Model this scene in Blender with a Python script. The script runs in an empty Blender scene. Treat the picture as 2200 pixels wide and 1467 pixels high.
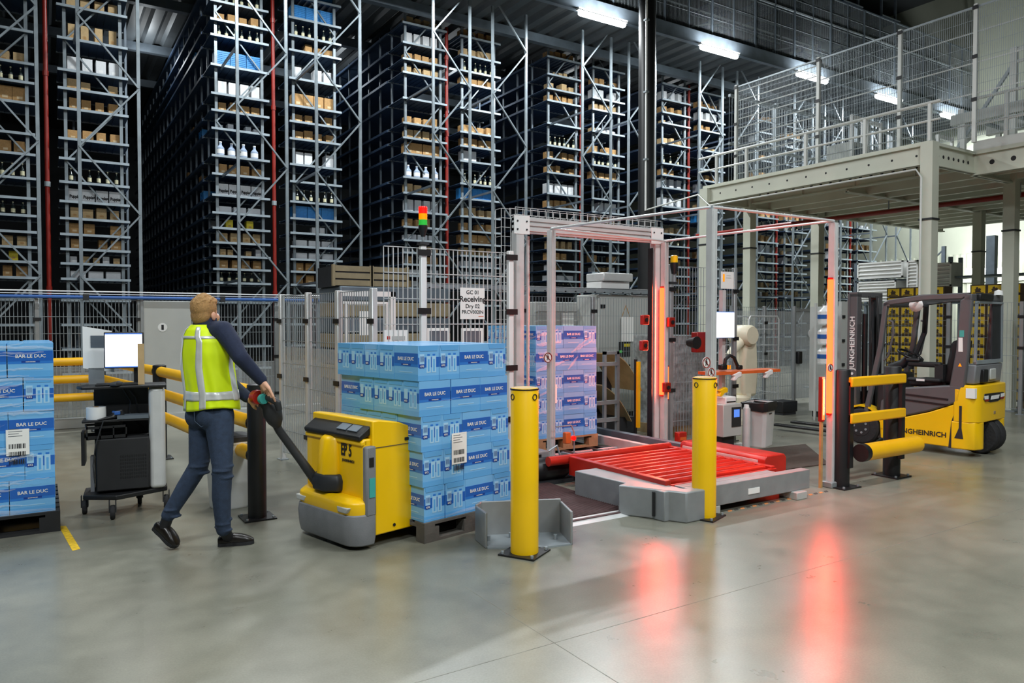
import bpy, math, random
from mathutils import Vector, Matrix, Euler
random.seed(7)
S = bpy.context.scene
COL = S.collection
R = math.radians
# ------------------------------------------------------------------ camera
YAW, PITCH, CAMH, FPX = R(32.5), R(1.57), 1.65, 1590.0
cd = bpy.data.cameras.new('camera'); cam = bpy.data.objects.new('camera', cd); COL.objects.link(cam)
cd.sensor_width = 36.0; cd.lens = 36.0 * FPX / 2200.0; cd.clip_end = 200
cam.location = (0, 0, CAMH); cam.rotation_euler = (math.pi/2 - PITCH, 0, -YAW)
S.camera = cam
# ------------------------------------------------------------------ view + world
S.view_settings.view_transform = 'Standard'; S.view_settings.look = 'None'
S.view_settings.gamma = 1.0; S.view_settings.use_curve_mapping = False
S.view_settings.exposure = 0.0
W = bpy.data.worlds.new('world'); S.world = W; W.use_nodes = True
W.node_tree.nodes['Background'].inputs[0].default_value = (0.75, 0.85, 1.0, 1)
W.node_tree.nodes['Background'].inputs[1].default_value = 0.015
# ------------------------------------------------------------------ hall luminaires (ceiling tubes above the receiving floor)
def area(name, loc, sx, sy, power, col=(1, 1, 1), rot=(0, 0, 0)):
    l = bpy.data.lights.new(name, 'AREA'); l.shape = 'RECTANGLE'; l.size = sx; l.size_y = sy
    l.energy = power; l.color = col
    o = bpy.data.objects.new(name, l); COL.objects.link(o); o.location = loc; o.rotation_euler = rot
    return o
COOL = (0.93, 0.98, 1.0)
for yy, xs, p in ((9.0, (-3.5, 2.5), 230), (1.0, (-2.0, 6.0), 480), (-5.0, (-1.0, 7.0), 520)):
    for xx in xs:
        area('hall_light', (xx, yy, 8.9), 2.4, 0.25, p, COOL)
S.cycles.max_bounces = 5; S.cycles.diffuse_bounces = 3; S.cycles.glossy_bounces = 3; S.cycles.transmission_bounces = 2; S.cycles.transparent_max_bounces = 12
S.cycles.caustics_reflective = False; S.cycles.caustics_refractive = False; S.cycles.adaptive_threshold = 0.03
# ------------------------------------------------------------------ materials
def lin(c):
    return tuple(((x/12.92) if x <= 0.04045 else ((x+0.055)/1.055)**2.4) for x in c)
def hx(s):
    return lin(tuple(int(s[i:i+2], 16)/255 for i in (0, 2, 4)))
MAT = {}
def mat(name, col, rough=0.5, metal=0.0, var=0.10, scale=6.0, bump=0.0, bscale=60.0, coat=0.0, emit=0.0, ecol=None, alpha=None, aniso=None):
    m = bpy.data.materials.new(name); m.use_nodes = True; MAT[name] = m
    nt = m.node_tree; b = nt.nodes['Principled BSDF']
    c = hx(col) if isinstance(col, str) else col
    b.inputs['Roughness'].default_value = rough; b.inputs['Metallic'].default_value = metal
    b.inputs['Coat Weight'].default_value = coat
    tc = nt.nodes.new('ShaderNodeTexCoord')
    if var > 0:
        n = nt.nodes.new('ShaderNodeTexNoise'); n.inputs['Scale'].default_value = scale; n.inputs['Detail'].default_value = 4
        nt.links.new(tc.outputs['Object'], n.inputs['Vector'])
        r = nt.nodes.new('ShaderNodeValToRGB')
        r.color_ramp.elements[0].position = 0.3; r.color_ramp.elements[1].position = 0.7
        r.color_ramp.elements[0].color = tuple(x*(1-var) for x in c)+(1,)
        r.color_ramp.elements[1].color = tuple(min(1, x*(1+var)) for x in c)+(1,)
        nt.links.new(n.outputs['Fac'], r.inputs['Fac']); nt.links.new(r.outputs['Color'], b.inputs['Base Color'])
    else:
        b.inputs['Base Color'].default_value = c+(1,)
    if bump > 0:
        n2 = nt.nodes.new('ShaderNodeTexNoise'); n2.inputs['Scale'].default_value = bscale; n2.inputs['Detail'].default_value = 3
        nt.links.new(tc.outputs['Object'], n2.inputs['Vector'])
        bp = nt.nodes.new('ShaderNodeBump'); bp.inputs['Strength'].default_value = bump; bp.inputs['Distance'].default_value = 0.01
        nt.links.new(n2.outputs['Fac'], bp.inputs['Height']); nt.links.new(bp.outputs['Normal'], b.inputs['Normal'])
    if emit > 0:
        e = hx(ecol) if ecol else c
        b.inputs['Emission Color'].default_value = e+(1,); b.inputs['Emission Strength'].default_value = emit
    if alpha is not None:
        b.inputs['Alpha'].default_value = alpha
    return m
mat('galv', '9aa3a8', 0.42, 0.35, 0.12, 5); mat('galv_dark', '6f7a84', 0.45, 0.5, 0.15, 4)
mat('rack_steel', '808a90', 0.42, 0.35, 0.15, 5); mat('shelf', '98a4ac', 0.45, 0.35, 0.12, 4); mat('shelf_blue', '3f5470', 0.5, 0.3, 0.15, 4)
mat('alu', 'd0d2d1', 0.33, 0.2, 0.06, 8); mat('alu_matt', '969a9b', 0.42, 0.3, 0.08, 8)
mat('mezz', 'cdd0c0', 0.45, 0.0, 0.05, 2); mat('mezz_rail', 'd6d9d4', 0.4, 0.1, 0.04, 3)
mat('yellow', 'f7c400', 0.38, 0.0, 0.04, 3, coat=0.3); mat('yellow_rail', 'f5b914', 0.35, 0.0, 0.05, 3)
mat('black', '17181a', 0.45, 0.0, 0.15, 6); mat('black_matt', '1d1e20', 0.7, 0.0, 0.15, 8)
mat('rubber', '232325', 0.8, 0.0, 0.2, 20, 0.4, 40); mat('dark', '2b2d30', 0.5, 0.1, 0.15, 8)
mat('grey_plastic', '7b7d80', 0.55, 0.0, 0.08, 10, 0.15, 150); mat('anthracite', '59595b', 0.4, 0.0, 0.06, 5)
mat('white', 'e9eae8', 0.5, 0.0, 0.03, 4); mat('white_gloss', 'f0f0ee', 0.25, 0.0, 0.02, 4)
mat('paper', 'f2f2ee', 0.7, 0.0, 0.02, 4); mat('ink', '17181c', 0.6, 0, 0)
mat('pipe_red', '861d12', 0.4, 0.0, 0.12, 5); mat('conv_red', 'b3261a', 0.32, 0.0, 0.15, 6)
mat('kraft', 'b48c58', 0.75, 0.0, 0.12, 9); mat('kraft_light', 'c2a679', 0.75, 0.0, 0.1, 9); mat('kraft_tape', 'd3ba90', 0.5, 0, 0.05)
mat('white_card', 'd8dbdd', 0.6, 0, 0.05); mat('crate_blue', '3a90d6', 0.45, 0, 0.1, 6)
mat('bottle_dark', '1f2a2a', 0.2, 0, 0.1); mat('bottle_clear', '9fb0c8', 0.2, 0, 0.15, 12)
mat('bottle_label', 'd9d4b0', 0.5, 0, 0.1); mat('yellow_card', 'd7c425', 0.6, 0, 0.08)
mat('cabinet', 'b9bcb8', 0.5, 0.05, 0.04, 3); mat('cable', '2a2b2d', 0.6, 0, 0.1)
mat('wood', '8e7a58', 0.8, 0, 0.2, 7, 0.3, 40); mat('pallet_grey', '57544e', 0.8, 0, 0.2, 7, 0.3, 40)
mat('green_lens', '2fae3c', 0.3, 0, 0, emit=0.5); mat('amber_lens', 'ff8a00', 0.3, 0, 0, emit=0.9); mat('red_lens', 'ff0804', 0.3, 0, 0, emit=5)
mat('red_led', 'ff2a14', 0.3, 0, 0, emit=15, ecol='ff2e12'); mat('orange_led', 'ff7a3a', 0.3, 0, 0, emit=2.5, ecol='ff5a24')
mat('screen', 'ffffff', 0.3, 0, 0, emit=1.6, ecol='f4f7ff'); mat('screen_blue', '4a79d8', 0.3, 0, 0, emit=0.7, ecol='5c8ff0')
mat('tube_lamp', 'ffffff', 0.3, 0, 0, emit=22, ecol='f2fbff')
mat('bin_white', 'dfe1e0', 0.45, 0, 0.05, 5); mat('teal', '3fa7a0', 0.4, 0, 0.05)
mat('tape_yellow', 'd9b21c', 0.6, 0, 0.3, 30); mat('tape_dark', '4b4742', 0.6, 0, 0.2, 20); mat('tape_orange', 'd98d55', 0.6, 0, 0.2, 20)
mat('orange', 'd8642a', 0.5, 0, 0.08); mat('robot_cream', 'e3dcc2', 0.4, 0, 0.04)
mat('blue_pipe', '2d5fa8', 0.4, 0, 0.1); mat('blue_panel', '3f7fd0', 0.4, 0, 0.05)
mat('brown_mat', '4a4038', 0.85, 0, 0.15, 30, 0.5, 200); mat('ramp', '5d4646', 0.6, 0.3, 0.15, 10)
def pane_mat(name, col, fac):
    m = bpy.data.materials.new(name); m.use_nodes = True; MAT[name] = m
    nt = m.node_tree; b = nt.nodes['Principled BSDF']; b.inputs['Base Color'].default_value = hx(col)+(1,); b.inputs['Roughness'].default_value = 0.18
    t = nt.nodes.new('ShaderNodeBsdfTransparent'); mx = nt.nodes.new('ShaderNodeMixShader'); mx.inputs[0].default_value = fac
    tc = nt.nodes.new('ShaderNodeTexCoord'); n = nt.nodes.new('ShaderNodeTexNoise'); n.inputs['Scale'].default_value = 3.0
    mr = nt.nodes.new('ShaderNodeMapRange'); mr.inputs[3].default_value = fac*0.6; mr.inputs[4].default_value = fac*1.4
    nt.links.new(tc.outputs['Object'], n.inputs['Vector']); nt.links.new(n.outputs['Fac'], mr.inputs[0]); nt.links.new(mr.outputs[0], mx.inputs[0])
    nt.links.new(t.outputs[0], mx.inputs[1]); nt.links.new(b.outputs[0], mx.inputs[2]); nt.links.new(mx.outputs[0], nt.nodes['Material Output'].inputs[0])
pane_mat('pane', 'c9ced0', 0.22); pane_mat('film', 'f4f7fa', 0.26); pane_mat('liner', '26262a', 0.8)
# ------------------------------------------------------------------ geometry helpers
class B:
    """collects simple solids; build() links them as ONE mesh object"""
    def __init__(s): s.v = []; s.f = []; s.m = []; s.mi = 0
    def add(s, vs, fs):
        k = len(s.v); s.v += [tuple(p) for p in vs]; s.f += [tuple(i+k for i in f) for f in fs]; s.m += [s.mi]*len(fs); return s
    def bb(s, x0, y0, z0, x1, y1, z1):
        x0, x1 = min(x0, x1), max(x0, x1); y0, y1 = min(y0, y1), max(y0, y1); z0, z1 = min(z0, z1), max(z0, z1)
        return s.add([(x0,y0,z0),(x1,y0,z0),(x1,y1,z0),(x0,y1,z0),(x0,y0,z1),(x1,y0,z1),(x1,y1,z1),(x0,y1,z1)],
                     [(3,2,1,0),(4,5,6,7),(0,1,5,4),(1,2,6,5),(2,3,7,6),(3,0,4,7)])
    def box(s, c, d, rot=None):
        h = [x/2 for x in d]; M3 = rot if rot is not None else Matrix.Identity(3); c = Vector(c)
        vs = [c + M3 @ Vector((sx*h[0], sy*h[1], sz*h[2])) for sz in (-1, 1) for sx, sy in ((-1,-1),(1,-1),(1,1),(-1,1))]
        return s.add(vs, [(3,2,1,0),(4,5,6,7),(0,1,5,4),(1,2,6,5),(2,3,7,6),(3,0,4,7)])
    def tube(s, p, q, r, n=8, r2=None, off=0.0):
        p = Vector(p); q = Vector(q); d = (q-p)
        if d.length < 1e-7: return s
        d.normalize(); a = Vector((0,0,1)) if abs(d.z) < 0.9 else Vector((1,0,0))
        u = d.cross(a).normalized(); w = d.cross(u); r2 = r if r2 is None else r2
        vs = []
        for c, rr in ((p, r), (q, r2)):
            for i in range(n):
                t = 2*math.pi*(i+off)/n; vs.append(c + u*(math.cos(t)*rr) + w*(math.sin(t)*rr))
        fs = [(i, (i+1) % n, n+(i+1) % n, n+i) for i in range(n)] + [tuple(range(n-1, -1, -1)), tuple(range(n, 2*n))]
        return s.add(vs, fs)
    def bar(s, p, q, a, b=None, up=(0,0,1)):
        """rectangular bar from p to q, a wide across, b along up"""
        p = Vector(p); q = Vector(q); d = q-p; L = d.length
        if L < 1e-7: return s
        d.normalize(); up = Vector(up)
        if abs(d.dot(up)) > 0.98: up = Vector((0,1,0)) if abs(d.y) < 0.9 else Vector((1,0,0))
        u = d.cross(up).normalized(); w = u.cross(d).normalized(); b = a if b is None else b
        vs = [c + u*(sx*a/2) + w*(sy*b/2) for c in (p, q) for sx, sy in ((-1,-1),(1,-1),(1,1),(-1,1))]
        return s.add(vs, [(0,1,2,3),(7,6,5,4),(0,4,5,1),(1,5,6,2),(2,6,7,3),(3,7,4,0)])
    def path(s, pts, r, n=8):
        pts = [Vector(p) for p in pts]; rings = []
        prev = None
        for i, p in enumerate(pts):
            d = (pts[min(i+1, len(pts)-1)] - pts[max(i-1, 0)]).normalized()
            if prev is None:
                a = Vector((0,0,1)) if abs(d.z) < 0.9 else Vector((1,0,0)); u = d.cross(a).normalized()
            else:
                u = (prev - d*prev.dot(d)).normalized()
            prev = u; w = d.cross(u); rr = r[i] if isinstance(r, (list, tuple)) else r
            rings.append([p + u*(math.cos(2*math.pi*k/n)*rr) + w*(math.sin(2*math.pi*k/n)*rr) for k in range(n)])
        return s.loft(rings)
    def loft(s, rings, cap=True, closed=True):
        n = len(rings[0]); vs = [p for r in rings for p in r]; fs = []
        for i in range(len(rings)-1):
            for k in range(n if closed else n-1):
                fs.append((i*n+k, i*n+(k+1) % n, (i+1)*n+(k+1) % n, (i+1)*n+k))
        if cap and closed:
            fs += [tuple(range(n-1, -1, -1)), tuple(range((len(rings)-1)*n, len(rings)*n))]
        return s.add(vs, fs)
    def lathe(s, prof, n=16, c=(0,0,0), axis='z'):
        rings = []
        for r, z in prof:
            ring = []
            for k in range(n):
                t = 2*math.pi*k/n; x, y = r*math.cos(t), r*math.sin(t)
                p = (x, y, z) if axis == 'z' else ((z, x, y) if axis == 'x' else (y, z, x))
                ring.append((p[0]+c[0], p[1]+c[1], p[2]+c[2]))
            rings.append(ring)
        return s.loft(rings)
    def prism(s, pts, axis, a, b):
        """2-D polygon extruded along an axis: 'y' takes (x,z), 'x' takes (y,z), 'z' takes (x,y)"""
        n = len(pts)
        def P(p, t): return (p[0], t, p[1]) if axis == 'y' else ((t, p[0], p[1]) if axis == 'x' else (p[0], p[1], t))
        vs = [P(p, a) for p in pts] + [P(p, b) for p in pts]
        fs = [(i, (i+1) % n, n+(i+1) % n, n+i) for i in range(n)] + [tuple(range(n-1, -1, -1)), tuple(range(n, 2*n))]
        return s.add(vs, fs)
    def mesh(s, name, mats, smooth=False):
        me = bpy.data.meshes.new(name); me.from_pydata(s.v, [], s.f)
        mats = [mats] if isinstance(mats, str) else mats
        for m in mats: me.materials.append(MAT[m])
        if len(mats) > 1: me.polygons.foreach_set('material_index', s.m)
        import bmesh
        bm = bmesh.new(); bm.from_mesh(me); bmesh.ops.recalc_face_normals(bm, faces=bm.faces); bm.to_mesh(me); bm.free()
        if smooth:
            me.polygons.foreach_set('use_smooth', [True]*len(me.polygons)); me.set_sharp_from_angle(angle=R(38))
        me.update(); return me
    def build(s, name, mats, parent=None, loc=(0,0,0), rot=(0,0,0), smooth=False, bevel=0.0, seg=2):
        o = bpy.data.objects.new(name, s.mesh(name, mats, smooth)); COL.objects.link(o)
        o.location = loc; o.rotation_euler = rot
        if parent: o.parent = parent
        if bevel > 0:
            md = o.modifiers.new('bevel', 'BEVEL'); md.width = bevel; md.segments = seg; md.limit_method = 'ANGLE'; md.angle_limit = R(40)
            o.data.polygons.foreach_set('use_smooth', [True]*len(o.data.polygons)); o.data.set_sharp_from_angle(angle=R(60))
        return o
def thing(name, label, cat, loc=(0,0,0), rz=0.0, group=None):
    o = bpy.data.objects.new(name, None); COL.objects.link(o); o.empty_display_size = 0.1
    o.location = loc; o.rotation_euler = (0, 0, rz); return tag(o, label, cat, group)
def tag(o, label, cat, group=None, kind=None):
    o['label'] = label; o['category'] = cat
    if group: o['group'] = group
    if kind: o['kind'] = kind
    return o
def struct(o):
    o['kind'] = 'structure'; return o
def dup(o, parent=None, loc=None, rot=None):
    c = o.copy(); COL.objects.link(c); c.parent = parent
    if loc is not None: c.location = loc
    if rot is not None: c.rotation_euler = rot
    return c
def inst(name, me, parent=None, loc=(0,0,0), rot=(0,0,0), scale=None):
    o = bpy.data.objects.new(name, me); COL.objects.link(o); o.location = loc; o.rotation_euler = rot
    if scale: o.scale = scale
    if parent: o.parent = parent
    return o
_tx = {}
def text_mesh(s, size, m='ink', bold=0.0, align='CENTER', spacing=1.0):
    k = (s, size, m, bold, align, spacing)
    if k in _tx: return _tx[k]
    c = bpy.data.curves.new('lettering', 'FONT'); c.body = s; c.size = size; c.align_x = align; c.align_y = 'CENTER'
    c.offset = bold*size; c.extrude = 0.0006; c.resolution_u = 2; c.space_line = spacing
    o = bpy.data.objects.new('lettering', c); COL.objects.link(o)
    dg = bpy.context.evaluated_depsgraph_get(); me = bpy.data.meshes.new_from_object(o.evaluated_get(dg))
    bpy.data.objects.remove(o); bpy.data.curves.remove(c)
    me.materials.clear(); me.materials.append(MAT[m]); me.name = 'lettering'; _tx[k] = me; return me
def text(s, size, parent, loc, rot, m='ink', bold=0.0, name='lettering', sx=1.0, align='CENTER', spacing=1.0):
    return inst(name, text_mesh(s, size, m, bold, align, spacing), parent, loc, rot, (sx, 1, 1))
FACE_NY = (R(90), 0, 0)            # print on a face looking to -Y
FACE_NX = (R(90), 0, R(-90))       # print on a face looking to -X
ORD = ['zeroth','first','second','third','fourth','fifth','sixth','seventh','eighth','ninth','tenth','eleventh','twelfth','thirteenth','fourteenth','fifteenth','sixteenth','seventeenth','eighteenth','nineteenth','twentieth']
# measured points of the photograph -> places in the hall (camera model above)
_f = Vector((math.sin(YAW)*math.cos(PITCH), math.cos(YAW)*math.cos(PITCH), -math.sin(PITCH)))
_r = Vector((math.cos(YAW), -math.sin(YAW), 0)); _u = _r.cross(_f)
def ray(px, py): return _f + _r*((px-1100)/FPX) - _u*((py-733.5)/FPX)
def on_z(px, py, z=0.0):
    d = ray(px, py); return Vector((0,0,CAMH)) + d*((z-CAMH)/d.z)
def on_y(px, py, y):
    d = ray(px, py); return Vector((0,0,CAMH)) + d*(y/d.y)
def on_x(px, py, x):
    d = ray(px, py); return Vector((0,0,CAMH)) + d*(x/d.x)
def at_d(px, py, dep):
    """point at horizontal depth dep along the viewing direction"""
    d = ray(px, py); k = dep/(d.x*math.sin(YAW)+d.y*math.cos(YAW)); return Vector((0,0,CAMH)) + d*k
# ================================================================== floor, walls, roof
def floor_mat():
    m = bpy.data.materials.new('polished_concrete'); m.use_nodes = True; MAT['concrete'] = m
    nt = m.node_tree; b = nt.nodes['Principled BSDF']; L = nt.links.new
    tc = nt.nodes.new('ShaderNodeTexCoord')
    def noise(sc, det=5, rough=0.6):
        n = nt.nodes.new('ShaderNodeTexNoise'); n.inputs['Scale'].default_value = sc; n.inputs['Detail'].default_value = det
        n.inputs['Roughness'].default_value = rough; L(tc.outputs['Object'], n.inputs['Vector']); return n
    n1 = noise(0.35); n2 = noise(3.0); n3 = noise(90, 2)
    r1 = nt.nodes.new('ShaderNodeValToRGB'); r1.color_ramp.elements[0].color = hx('727367')+(1,); r1.color_ramp.elements[1].color = hx('908e80')+(1,)
    r1.color_ramp.elements[0].position = .35; r1.color_ramp.elements[1].position = .65
    L(n1.outputs['Fac'], r1.inputs['Fac'])
    mx = nt.nodes.new('ShaderNodeMixRGB'); mx.blend_type = 'MULTIPLY'; mx.inputs[0].default_value = 0.2
    r2 = nt.nodes.new('ShaderNodeValToRGB'); r2.color_ramp.elements[0].position = .3; r2.color_ramp.elements[1].position = .62
    L(n2.outputs['Fac'], r2.inputs['Fac']); L(r1.outputs[0], mx.inputs[1]); L(r2.outputs[0], mx.inputs[2])
    mx2 = nt.nodes.new('ShaderNodeMixRGB'); mx2.blend_type = 'OVERLAY'; mx2.inputs[0].default_value = 0.22
    L(mx.outputs[0], mx2.inputs[1]); L(n3.outputs['Fac'], mx2.inputs[2]); L(mx2.outputs[0], b.inputs['Base Color'])
    mr = nt.nodes.new('ShaderNodeMapRange'); mr.inputs[3].default_value = 0.20; mr.inputs[4].default_value = 0.42
    L(n2.outputs['Fac'], mr.inputs[0]); L(mr.outputs[0], b.inputs['Roughness'])
    b.inputs['Coat Weight'].default_value = 0.25; b.inputs['Coat Roughness'].default_value = 0.22
    bp = nt.nodes.new('ShaderNodeBump'); bp.inputs['Strength'].default_value = .03; L(n3.outputs['Fac'], bp.inputs['Height']); L(bp.outputs['Normal'], b.inputs['Normal'])
floor_mat()
mat('joint', '7a7a70', 0.6, 0, 0.3, 9)
mat('wall_paint', 'c3c8b6', 0.6, 0, 0.05, 1); mat('wall_dark', '33363a', 0.8, 0, 0.1, 1); mat('roof_dark', '45494c', 0.7, 0.1, 0.1, 1)
mat('deck_under', '555b5f', 0.5, 0.4, 0.1, 2)
fl = struct(B().bb(-14, -10, -0.2, 34, 36, 0).build('floor', 'concrete'))
# saw-cut joints in the slab
for i, (a, b_) in enumerate((((2.2, -9.9), (2.2, 4.0)), ((-13, 3.05), (8.5, 3.05)), ((8.5, -9.9), (8.5, 12.5)))):
    B().bar((a[0], a[1], 0.0003), (b_[0], b_[1], 0.0003), 0.004, 0.0008).build('floor_joint', 'joint', fl)
struct(B().bb(-14.3, -10, 0, -14, 36, 15).build('wall_left', 'wall_dark'))
struct(B().bb(-14, 36, 0, 34, 36.3, 15).build('wall_back', 'wall_dark'))
struct(B().bb(-14, -10.3, 0, 34, -10, 15).build('wall_front', 'wall_dark'))
struct(B().bb(-14.3, -10.3, 15, 34.3, 36.3, 15.3).build('ceiling', 'roof_dark'))
wr = struct(B().bb(31.6, -10, 0, 34, 36, 15).build('wall_right', 'wall_paint'))
b = B()
for i in range(80):
    y = 2.0 + i*0.25
    b.prism([(31.6, y), (31.54, y+0.04), (31.54, y+0.12), (31.6, y+0.16)], 'z', 0, 4.35)
o = b.build('wall_rib', 'wall_paint', wr); o['kind'] = 'stuff'
B().bb(31.45, 2, 3.2, 31.6, 22, 3.32).build('wall_rail', 'mezz', wr)
# ================================================================== upper floor above the storage racks
up = thing('upper_floor', 'dark corrugated upper floor above the storage racks', 'upper floor', (0, 15, 9.6)); up['kind'] = 'structure'
b = B()
for i in range(92):
    x = -13.5 + i*0.5
    b.prism([(x, 0.0), (x+0.08, -0.07), (x+0.3, -0.07), (x+0.38, 0.0), (x+0.38, 0.02), (x, 0.02)], 'y', 0.1, 20.5)
b.build('decking', 'deck_under', up)
B().bb(-13.6, 0.05, 0.0, 32, 20.9, 0.2).build('deck_slab', 'roof_dark', up)
B().bb(-13.6, -0.06, -0.14, 31.4, 0.08, 0.22).build('edge_beam', 'galv_dark', up)
for i, y in enumerate((1.9, 5.0, 8.5, 12)):
    B().bb(-13.5, y, -0.3, 31.4, y+0.18, -0.07).build('cross_beam', 'galv_dark', up)
# mesh guard fence on the upper floor
def wires(b, L, z0, z1, pv, ph, r=0.0025, axis=None):
    """welded wire mesh in the local XZ plane, x from 0 to L"""
    n = max(1, int(L/pv))
    for i in range(n+1):
        x = L*i/n; b.bar((x, 0, z0), (x, 0, z1), r*2, r*2, (0, 1, 0))
    m = max(1, int((z1-z0)/ph))
    for j in range(m+1):
        z = z0+(z1-z0)*j/m; b.bar((0, -r*2, z), (L, -r*2, z), r*2, r*2)
    return b
for i in range(12):
    x = 9.0 + i*1.85
    f = thing('upper_guard_fence', f'{ORD[i+1]} dark mesh panel from the left on the upper floor edge', 'fence', (x, 15.05, 9.83), 0, 'mesh panels on the upper floor edge')
    wires(B(), 1.85, 0.05, 2.35, 0.05, 0.4, 0.0035).build('wire_mesh', 'galv', f)
    B().bb(-0.03, -0.03, 0, 0.03, 0.03, 2.4).build('post', 'galv_dark', f); B().bb(.9, -0.02, 0, 0.94, 0.02, 2.35).build('post', 'galv_dark', f); B().bb(0.05, .5, .9, 1.8, .54, .94).build('inner_rail', 'galv', f)
    B().bb(0, -0.02, 1.5, 1.85, 0.02, 1.55).build('rail', 'galv', f)
    B().bb(0, -0.02, 2.36, 1.85, 0.02, 2.4).build('top_rail', 'galv_dark', f)
    if i % 2 == 0:
        B().bar((0.1, 0.9, 0.6), (1.7, 0.9, 1.1), 0.04).build('brace', 'galv', f)
# tube lamps hung on the edge of the upper floor
LAMPX = [12.2-4.27*2, 12.2-4.27, 12.2, 16.5, 20.75, 25.0, 29.2]
LN = ['out of frame', 'out of frame', 'leftmost, beside the dark column', 'second from left, above the racks', 'third from left, behind the platform mesh', 'fourth from left, behind the platform mesh', 'rightmost and smallest, behind the platform railing']
for i, x in enumerate(LAMPX):
    if i < 2:
        area('upper_floor_light', (x, 14.86, 9.36), 1.5, 0.12, 420, COOL); continue
    t = thing('tube_lamp', f'glowing white tube lamp, {LN[i]}', 'lamp', (x, 14.86, 9.4), 0, 'tube lamps along the upper floor edge')
    B().bb(-0.8, -0.06, 0, 0.8, 0.06, 0.06).build('housing', 'white', t)
    B().lathe([(0.0, -0.75), (0.06, -0.74), (0.075, -0.7), (0.075, 0.7), (0.06, 0.74), (0.0, 0.75)], 12, (0, 0, -0.05), 'x').build('tube', 'tube_lamp', t, smooth=True)
    area('lamp_light', (x, 14.86, 9.24), 1.5, 0.12, 420, COOL); area('lamp_light', (x, 14.70, 9.42), 1.5, 0.08, 70, COOL, (R(180), 0, 0))
for x, y in ((2.6, 23.0), (7.0, 22.0), (11.4, 21.5), (15.8, 21.0), (20.3, 20.5)):
    l = bpy.data.lights.new('aisle_light', 'POINT'); l.energy = 40; l.shadow_soft_size = 0.1; l.color = COOL
    o = bpy.data.objects.new('aisle_light', l); COL.objects.link(o); o.location = (x, y, 9.0)
# ================================================================== storage racks
LV = [0.6, 1.1, 1.6, 2.1, 2.53, 2.84, 3.13, 3.43, 3.75, 4.09, 4.48, 4.95, 5.35, 5.95, 6.35, 6.72, 7.35, 8.0, 8.34, 8.75, 9.25]
me_up = B().bb(-0.03, -0.025, 0, 0.03, 0.025, 9.5).mesh('upright', 'rack_steel')
b = B(); b.bb(-0.022, -0.022, 0, 0.022, 0.022, 9.4); me_up2 = b.mesh('upright', 'galv_dark')
b = B()
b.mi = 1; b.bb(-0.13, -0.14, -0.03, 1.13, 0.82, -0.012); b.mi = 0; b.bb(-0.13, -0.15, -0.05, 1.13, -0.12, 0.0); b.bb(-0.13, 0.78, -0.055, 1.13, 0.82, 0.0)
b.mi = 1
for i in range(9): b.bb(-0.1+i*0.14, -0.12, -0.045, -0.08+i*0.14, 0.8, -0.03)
me_shelf = b.mesh('shelf', ['shelf', 'shelf_blue'])  # deck and ribs darker blue: shade of the unlit underside put into the colour
def brace_mesh(L, h):
    return B().bar((0, 0, 0), (L, 0, h), 0.03, 0.04, (0, 1, 0)).mesh('brace', 'rack_steel')
me_bu, me_bd = brace_mesh(1.0, 1.2), brace_mesh(1.0, -1.2)
me_tie = B().bb(-0.02, 0, -0.025, 0.02, 1.6, 0.025).mesh('tie_bar', 'galv_dark')
_ds = {}
def deep_shelf(n):
    if n not in _ds:
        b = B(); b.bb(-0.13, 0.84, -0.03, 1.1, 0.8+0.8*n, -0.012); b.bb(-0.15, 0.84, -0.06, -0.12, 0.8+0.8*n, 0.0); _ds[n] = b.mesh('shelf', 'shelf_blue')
    return _ds[n]
DX2 = {1: -.17, 2: -.17, 3: -.11, 4: -.04}     # the bays stand a little left of their end frames
def rack(idx, x0, right_high, deep, gaps=()):
    dx = DX2.get(idx, 0)
    t = thing('storage_rack', f'tall galvanised storage rack, {ORD[idx]} from the left', 'rack', (x0, 16, 0), 0, 'tall storage racks behind the fence')
    for y in (0, 1.6):
        for x in (0, 1.0): inst('upright', me_up, t, (x+(dx if y else 0), y, 0))
    for j in range(4 if False else 7):
        z = 1.27 + 1.21*j
        for y in (-0.03, 1.57):
            hi = (j % 2 == 0) == right_high
            # zigzag: left end of this leg is low when hi
            if hi: inst('brace', me_bd, t, (dx if y > 1 else 0, y, z+1.21))
            else: inst('brace', me_bu, t, (dx if y > 1 else 0, y, z))
    for z in (2.5, 4.9, 7.3):
        inst('tie_bar', me_tie, t, (0, 0, z))
    for z in LV:
        if z in gaps: continue
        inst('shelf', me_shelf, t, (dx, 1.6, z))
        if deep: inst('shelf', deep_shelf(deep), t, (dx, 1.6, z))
    for i in range(deep):
        inst('upright', me_up2, t, (dx-0.02, 2.4+0.8*i, 0))
    if not deep:
        inst('upright', me_up2, t, (0, 2.4, 0)); inst('upright', me_up2, t, (1, 2.4, 0))
    return t
PAIRX = [3.49+4.48*k for k in range(-1, 6)]
RACKS = []
idx = 1
for k, x in enumerate(PAIRX):
    RACKS.append((idx, x)); rack(idx, x, False, {0: 0, 1: 18, 2: 6, 3: 5, 4: 4, 5: 3, 6: 3}[k]); idx += 1
    RACKS.append((idx, x+1.65)); rack(idx, x+1.65, True, 0); idx += 1
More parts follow.
